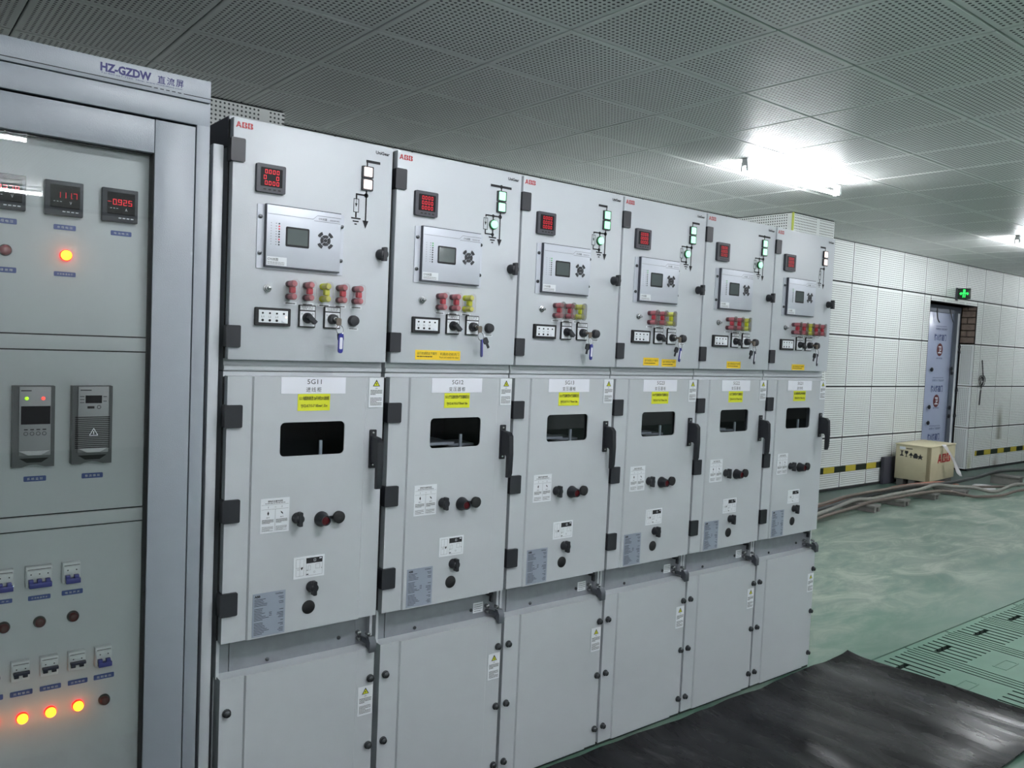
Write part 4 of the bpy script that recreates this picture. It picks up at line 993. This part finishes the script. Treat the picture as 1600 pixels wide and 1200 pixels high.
# black rubber mat, wavy
def mat_bm(bm):
    nx, ny = 300, 40; x0, x1, y0, y1 = -1.4, 3.31, -1.02, -.042
    rnd = random.Random(5); W_ = [(rnd.uniform(4, 34), rnd.uniform(-1.1, 1.1), rnd.uniform(0, 6.3)) for _ in range(14)]
    def h(x, y):
        s = sum(math.sin(f*x+g*y*3+p)*min(1, 12/f) for f, g, p in W_)/4
        e = max(0, (x-3.16)/.15); n = max(0, (y+.15)/.11); q = max(0, (-.9-y)/.12)
        return .009+.0058*s+.016*e*e+.012*n*n+.010*q*q
    top = []; 
    for i in range(nx+1):
        for_x = x0+(x1-x0)*i/nx; row = []
        for j in range(ny+1):
            y = y0+(y1-y0)*j/ny; x = for_x+(.035*(1-(j/ny)) if i == nx else 0)+.004*math.sin(9*y)
            row.append(bm.verts.new((x, y+.008*math.sin(2.3*x)*(j/ny), h(x, y))))
        top.append(row)
    bot = [[bm.verts.new((v.co.x, v.co.y, max(v.co.z-.006, .0005))) for v in r] for r in top]
    for i in range(nx):
        for j in range(ny):
            bm.faces.new((top[i][j], top[i+1][j], top[i+1][j+1], top[i][j+1])); bm.faces.new((bot[i][j], bot[i][j+1], bot[i+1][j+1], bot[i+1][j]))
    for i in range(nx):
        for j in (0, ny): bm.faces.new((top[i][j], top[i+1][j], bot[i+1][j], bot[i][j]))
    for j in range(ny):
        for i in (0, nx): bm.faces.new((top[i][j], top[i][j+1], bot[i][j+1], bot[i][j]))
tag(ob('rubber_mat', mat_bm, 'rubber_black'), 'glossy black wavy rubber mat on the floor in front of the switchgear', 'mat')
# wooden crate
cr = empty('shipping_crate', (9.38, 2.785, 0), math.radians(5)); tag(cr, 'pale plywood shipping crate with black and red prints by the doorway', 'crate')
LW, LD = .86, .405; Z0, Z1 = .085, .505
ob('crate_body', B(.0, LW, -LD, 0, Z0, Z1, bev=.004), 'wood_crate', cr)
ob('crate_lid', B(-.008, LW+.008, -LD-.008, .008, Z1, Z1+.014, bev=.003), 'wood_crate', cr)
for a in (-.4, -.06): pass
for y in (-LD+.02, -LD/2-.04, -.1): ob('crate_skid', (lambda y: B(.02, LW-.02, y, y+.08, 0, Z0))(y), 'support_wood', cr)
for y in (-LD-.004,): ob('edge_batten', B(-.006, .030, -LD-.006, -LD+.03, Z0, Z1), 'wood_strip', cr)
def cprint(bm):
    for q in range(5):
        y = -.075-.055*q
        pts = [[(-.018, 0), (.018, 0), (.018, .008), (.006, .014), (.006, .04), (.018, .05), (-.018, .05), (-.006, .04), (-.006, .014), (-.018, .008)], [(-.016, 0), (.016, 0), (.004, .006), (.004, .024), (.016, .036), (.016, .055), (-.016, .055), (-.016, .036), (-.004, .024), (-.004, .006)], [(-.004, 0), (.004, 0), (.004, .02), (.022, .02), (0, .05), (-.022, .02), (-.004, .02)], [(-.02, .004), (.02, .004), (.024, .026), (.01, .05), (-.01, .05), (-.024, .026)], [(-.02, .0), (0, .012), (.02, 0), (.014, .024), (.03, .03), (.008, .036), (0, .055), (-.008, .036), (-.03, .03), (-.014, .024)]][q]
        bm.faces.new([bm.verts.new((-.0012, y-p[0]*1.25, .37+p[1]*1.35-.006*q)) for p in pts])
    bm.faces.new([bm.verts.new(p) for p in ((-.0012, -.125, .462), (-.0012, -.20, .462), (-.0012, -.20, .472), (-.0012, -.125, .472))])
ob('crate_symbols', cprint, 'print_black', cr, smooth=False)
ob('crate_sticker', B(-.002, 0, -.115, -.045, .452, .486), 'sticker_white', cr)
ob('crate_brand', lambda bm: brand_logo(bm, .26, .70, .30, .41, -LD-.0015), 'brand_red', cr, smooth=False)
# white plastic strip leaning over the crate
def strip_bm(bm):
    P_ = [(9.76, 2.385, .535), (9.78, 2.36, .50), (9.85, 2.30, .36), (9.92, 2.26, .22), (9.945, 2.24, .165), (9.95, 2.235, .150)]
    P_ = smooth_path(P_, 4); a = []
    for k, p in enumerate(P_):
        wv = .035+.02*math.sin(k*.6)
        a.append([bm.verts.new((p.x-wv, p.y, p.z)), bm.verts.new((p.x, p.y-.02, p.z)), bm.verts.new((p.x+wv, p.y, p.z))])
    b = [[bm.verts.new((v.co.x, v.co.y+.004, v.co.z)) for v in r] for r in a]
    for k in range(len(a)-1):
        for j in (0, 1): bm.faces.new((a[k][j], a[k][j+1], a[k+1][j+1], a[k+1][j])); bm.faces.new((b[k][j+1], b[k][j], b[k+1][j], b[k+1][j+1]))
        for j in (0, 2): bm.faces.new((a[k][j], a[k+1][j], b[k+1][j], b[k][j]))
    for r, s in ((a[0], b[0]), (a[-1], b[-1])):
        for j in (0, 1): bm.faces.new((r[j], r[j+1], s[j+1], s[j]))
tag(ob('plastic_strip', strip_bm, 'white_film'), 'white plastic film strip hanging down the front of the crate', 'plastic film')
tag(ob('dark_board', B(9.22, 9.50, 2.84, 2.885, 0, .34, bev=.004), 'side_dark'), 'dark upright board leaning at the wall left of the crate', 'board')
tag(ob('white_lid', lambda bm: (bmesh.ops.create_cone(bm, cap_ends=True, segments=20, radius1=.14, radius2=.11, depth=.03, matrix=Matrix.Translation((10.3, 2.10, .016)))), 'white_film'), 'round white plastic lid lying among the floor cables', 'lid')
# cables and their supports
def cable(pts, r, m, label):
    o = ob('power_cable', lambda bm: tube(bm, smooth_path(pts, 6), r, 10), m)
    tag(o, label, 'cable')
cable([(5.6, 1.97, .09), (6.6, 2.11, .09), (7.21, 2.235, .10), (7.83, 2.27, .10), (8.52, 2.33, .105), (9.12, 2.33, .10), (9.57, 2.28, .09), (9.9, 2.24, .04)], .016, 'cable_orange', 'orange-brown cable, farthest of the floor cable bunch')
cable([(5.6, 1.9, .10), (6.6, 2.06, .10), (7.42, 2.19, .10), (8.38, 2.26, .10), (9.10, 2.25, .10), (9.5, 2.2, .10), (10.34, 2.19, .12), (10.95, 2.20, .148), (11.5, 2.1, .15), (12.3, 1.9, .12), (14, 1.5, .1)], .022, 'cable_black', 'thick dark cable rising over the last support of the cable run')
cable([(5.6, 1.845, .08), (6.5, 1.995, .085), (7.25, 2.13, .10), (7.6, 2.12, .085), (8.08, 2.11, .10), (8.6, 2.1, .11), (9.05, 2.13, .125), (9.3, 2.05, .10), (9.48, 1.88, .10), (9.7, 1.74, .06), (10.3, 1.74, .10), (10.6, 1.6, .10), (12, 1.2, .09)], .020, 'cable_grey', 'grey cable winding along the front of the cable run')
cable([(5.6, 1.82, .03), (6.4, 1.96, .05), (7.0, 2.00, .07), (7.36, 2.02, .090), (7.92, 2.03, .090), (8.63, 2.03, .090), (8.95, 1.95, .09), (9.15, 1.82, .05), (9.3, 1.76, .03), (9.7, 1.66, .03), (10.2, 1.62, .06), (11.2, 1.4, .06)], .016, 'cable_brown', 'thin brown cable lying lowest in the cable run')
cable([(5.6, 1.92, .142), (6.5, 2.05, .142), (7.2, 2.16, .145), (8.0, 2.2, .14), (8.7, 2.2, .14), (9.3, 2.16, .10), (9.8, 2.05, .06), (10.4, 1.9, .04)], .016, 'cable_brown', 'brown cable on top between the orange and grey cables')
SUP = [(7.36, 2.13, 'nearest small wooden cable support, by the switchgear end'), (8.0, 2.14, 'second small wooden cable support from the switchgear'), (8.76, 2.17, 'third small wooden cable support, left of the crate'), (9.35, 2.1, 'fourth small wooden cable support in front of the crate'), (10.95, 2.10, 'tall pale cable support at the right picture edge')]
for k, (x, y, lab) in enumerate(SUP):
    z = .070 if k < 4 else .120
    o = empty('cable_support', (x, y, 0), .12); tag(o, lab, 'block', 'cable supports')
    ob('support_top', (lambda z: B(-.09, .09, -.19, .16, z-.022, z, bev=.003))(z), 'support_wood', o)
    for s in (-.075, .025): ob('support_leg', (lambda s, z: B(s, s+.05, -.185, .15, 0, z-.022))(s, z), 'support_wood', o)

STUFF = ('mimic_diagram', 'meter_digits', 'meter_keys', 'meter_print', 'relay_keypad', 'relay_print', 'relay_name', 'status_leds', 'dark_leds', 'relay_screws', 'handle_screws', 'strip_screws', 'display_dots', 'tag_print', 'switch_print', 'strip_print', 'name_print', 'cable_print', 'warning_print', 'instruction_print', 'position_print', 'position_print_light', 'rating_print', 'small_print', 'relay_sticker_print', 'series_name', 'brand_logo', 'header_print', 'header_line', 'breaker_print', 'module_keys', 'module_grille', 'crate_symbols', 'crate_brand', 'film_print', 'film_seal', 'seal_print', 'frame_clips', 'pictogram', 'diamond_mark', 'latch_lock', 'galvanised_strip')
for o in SC.objects:
    if o.type == 'MESH' and o.parent and o.name.split('.')[0] in STUFF: o['kind'] = 'stuff'
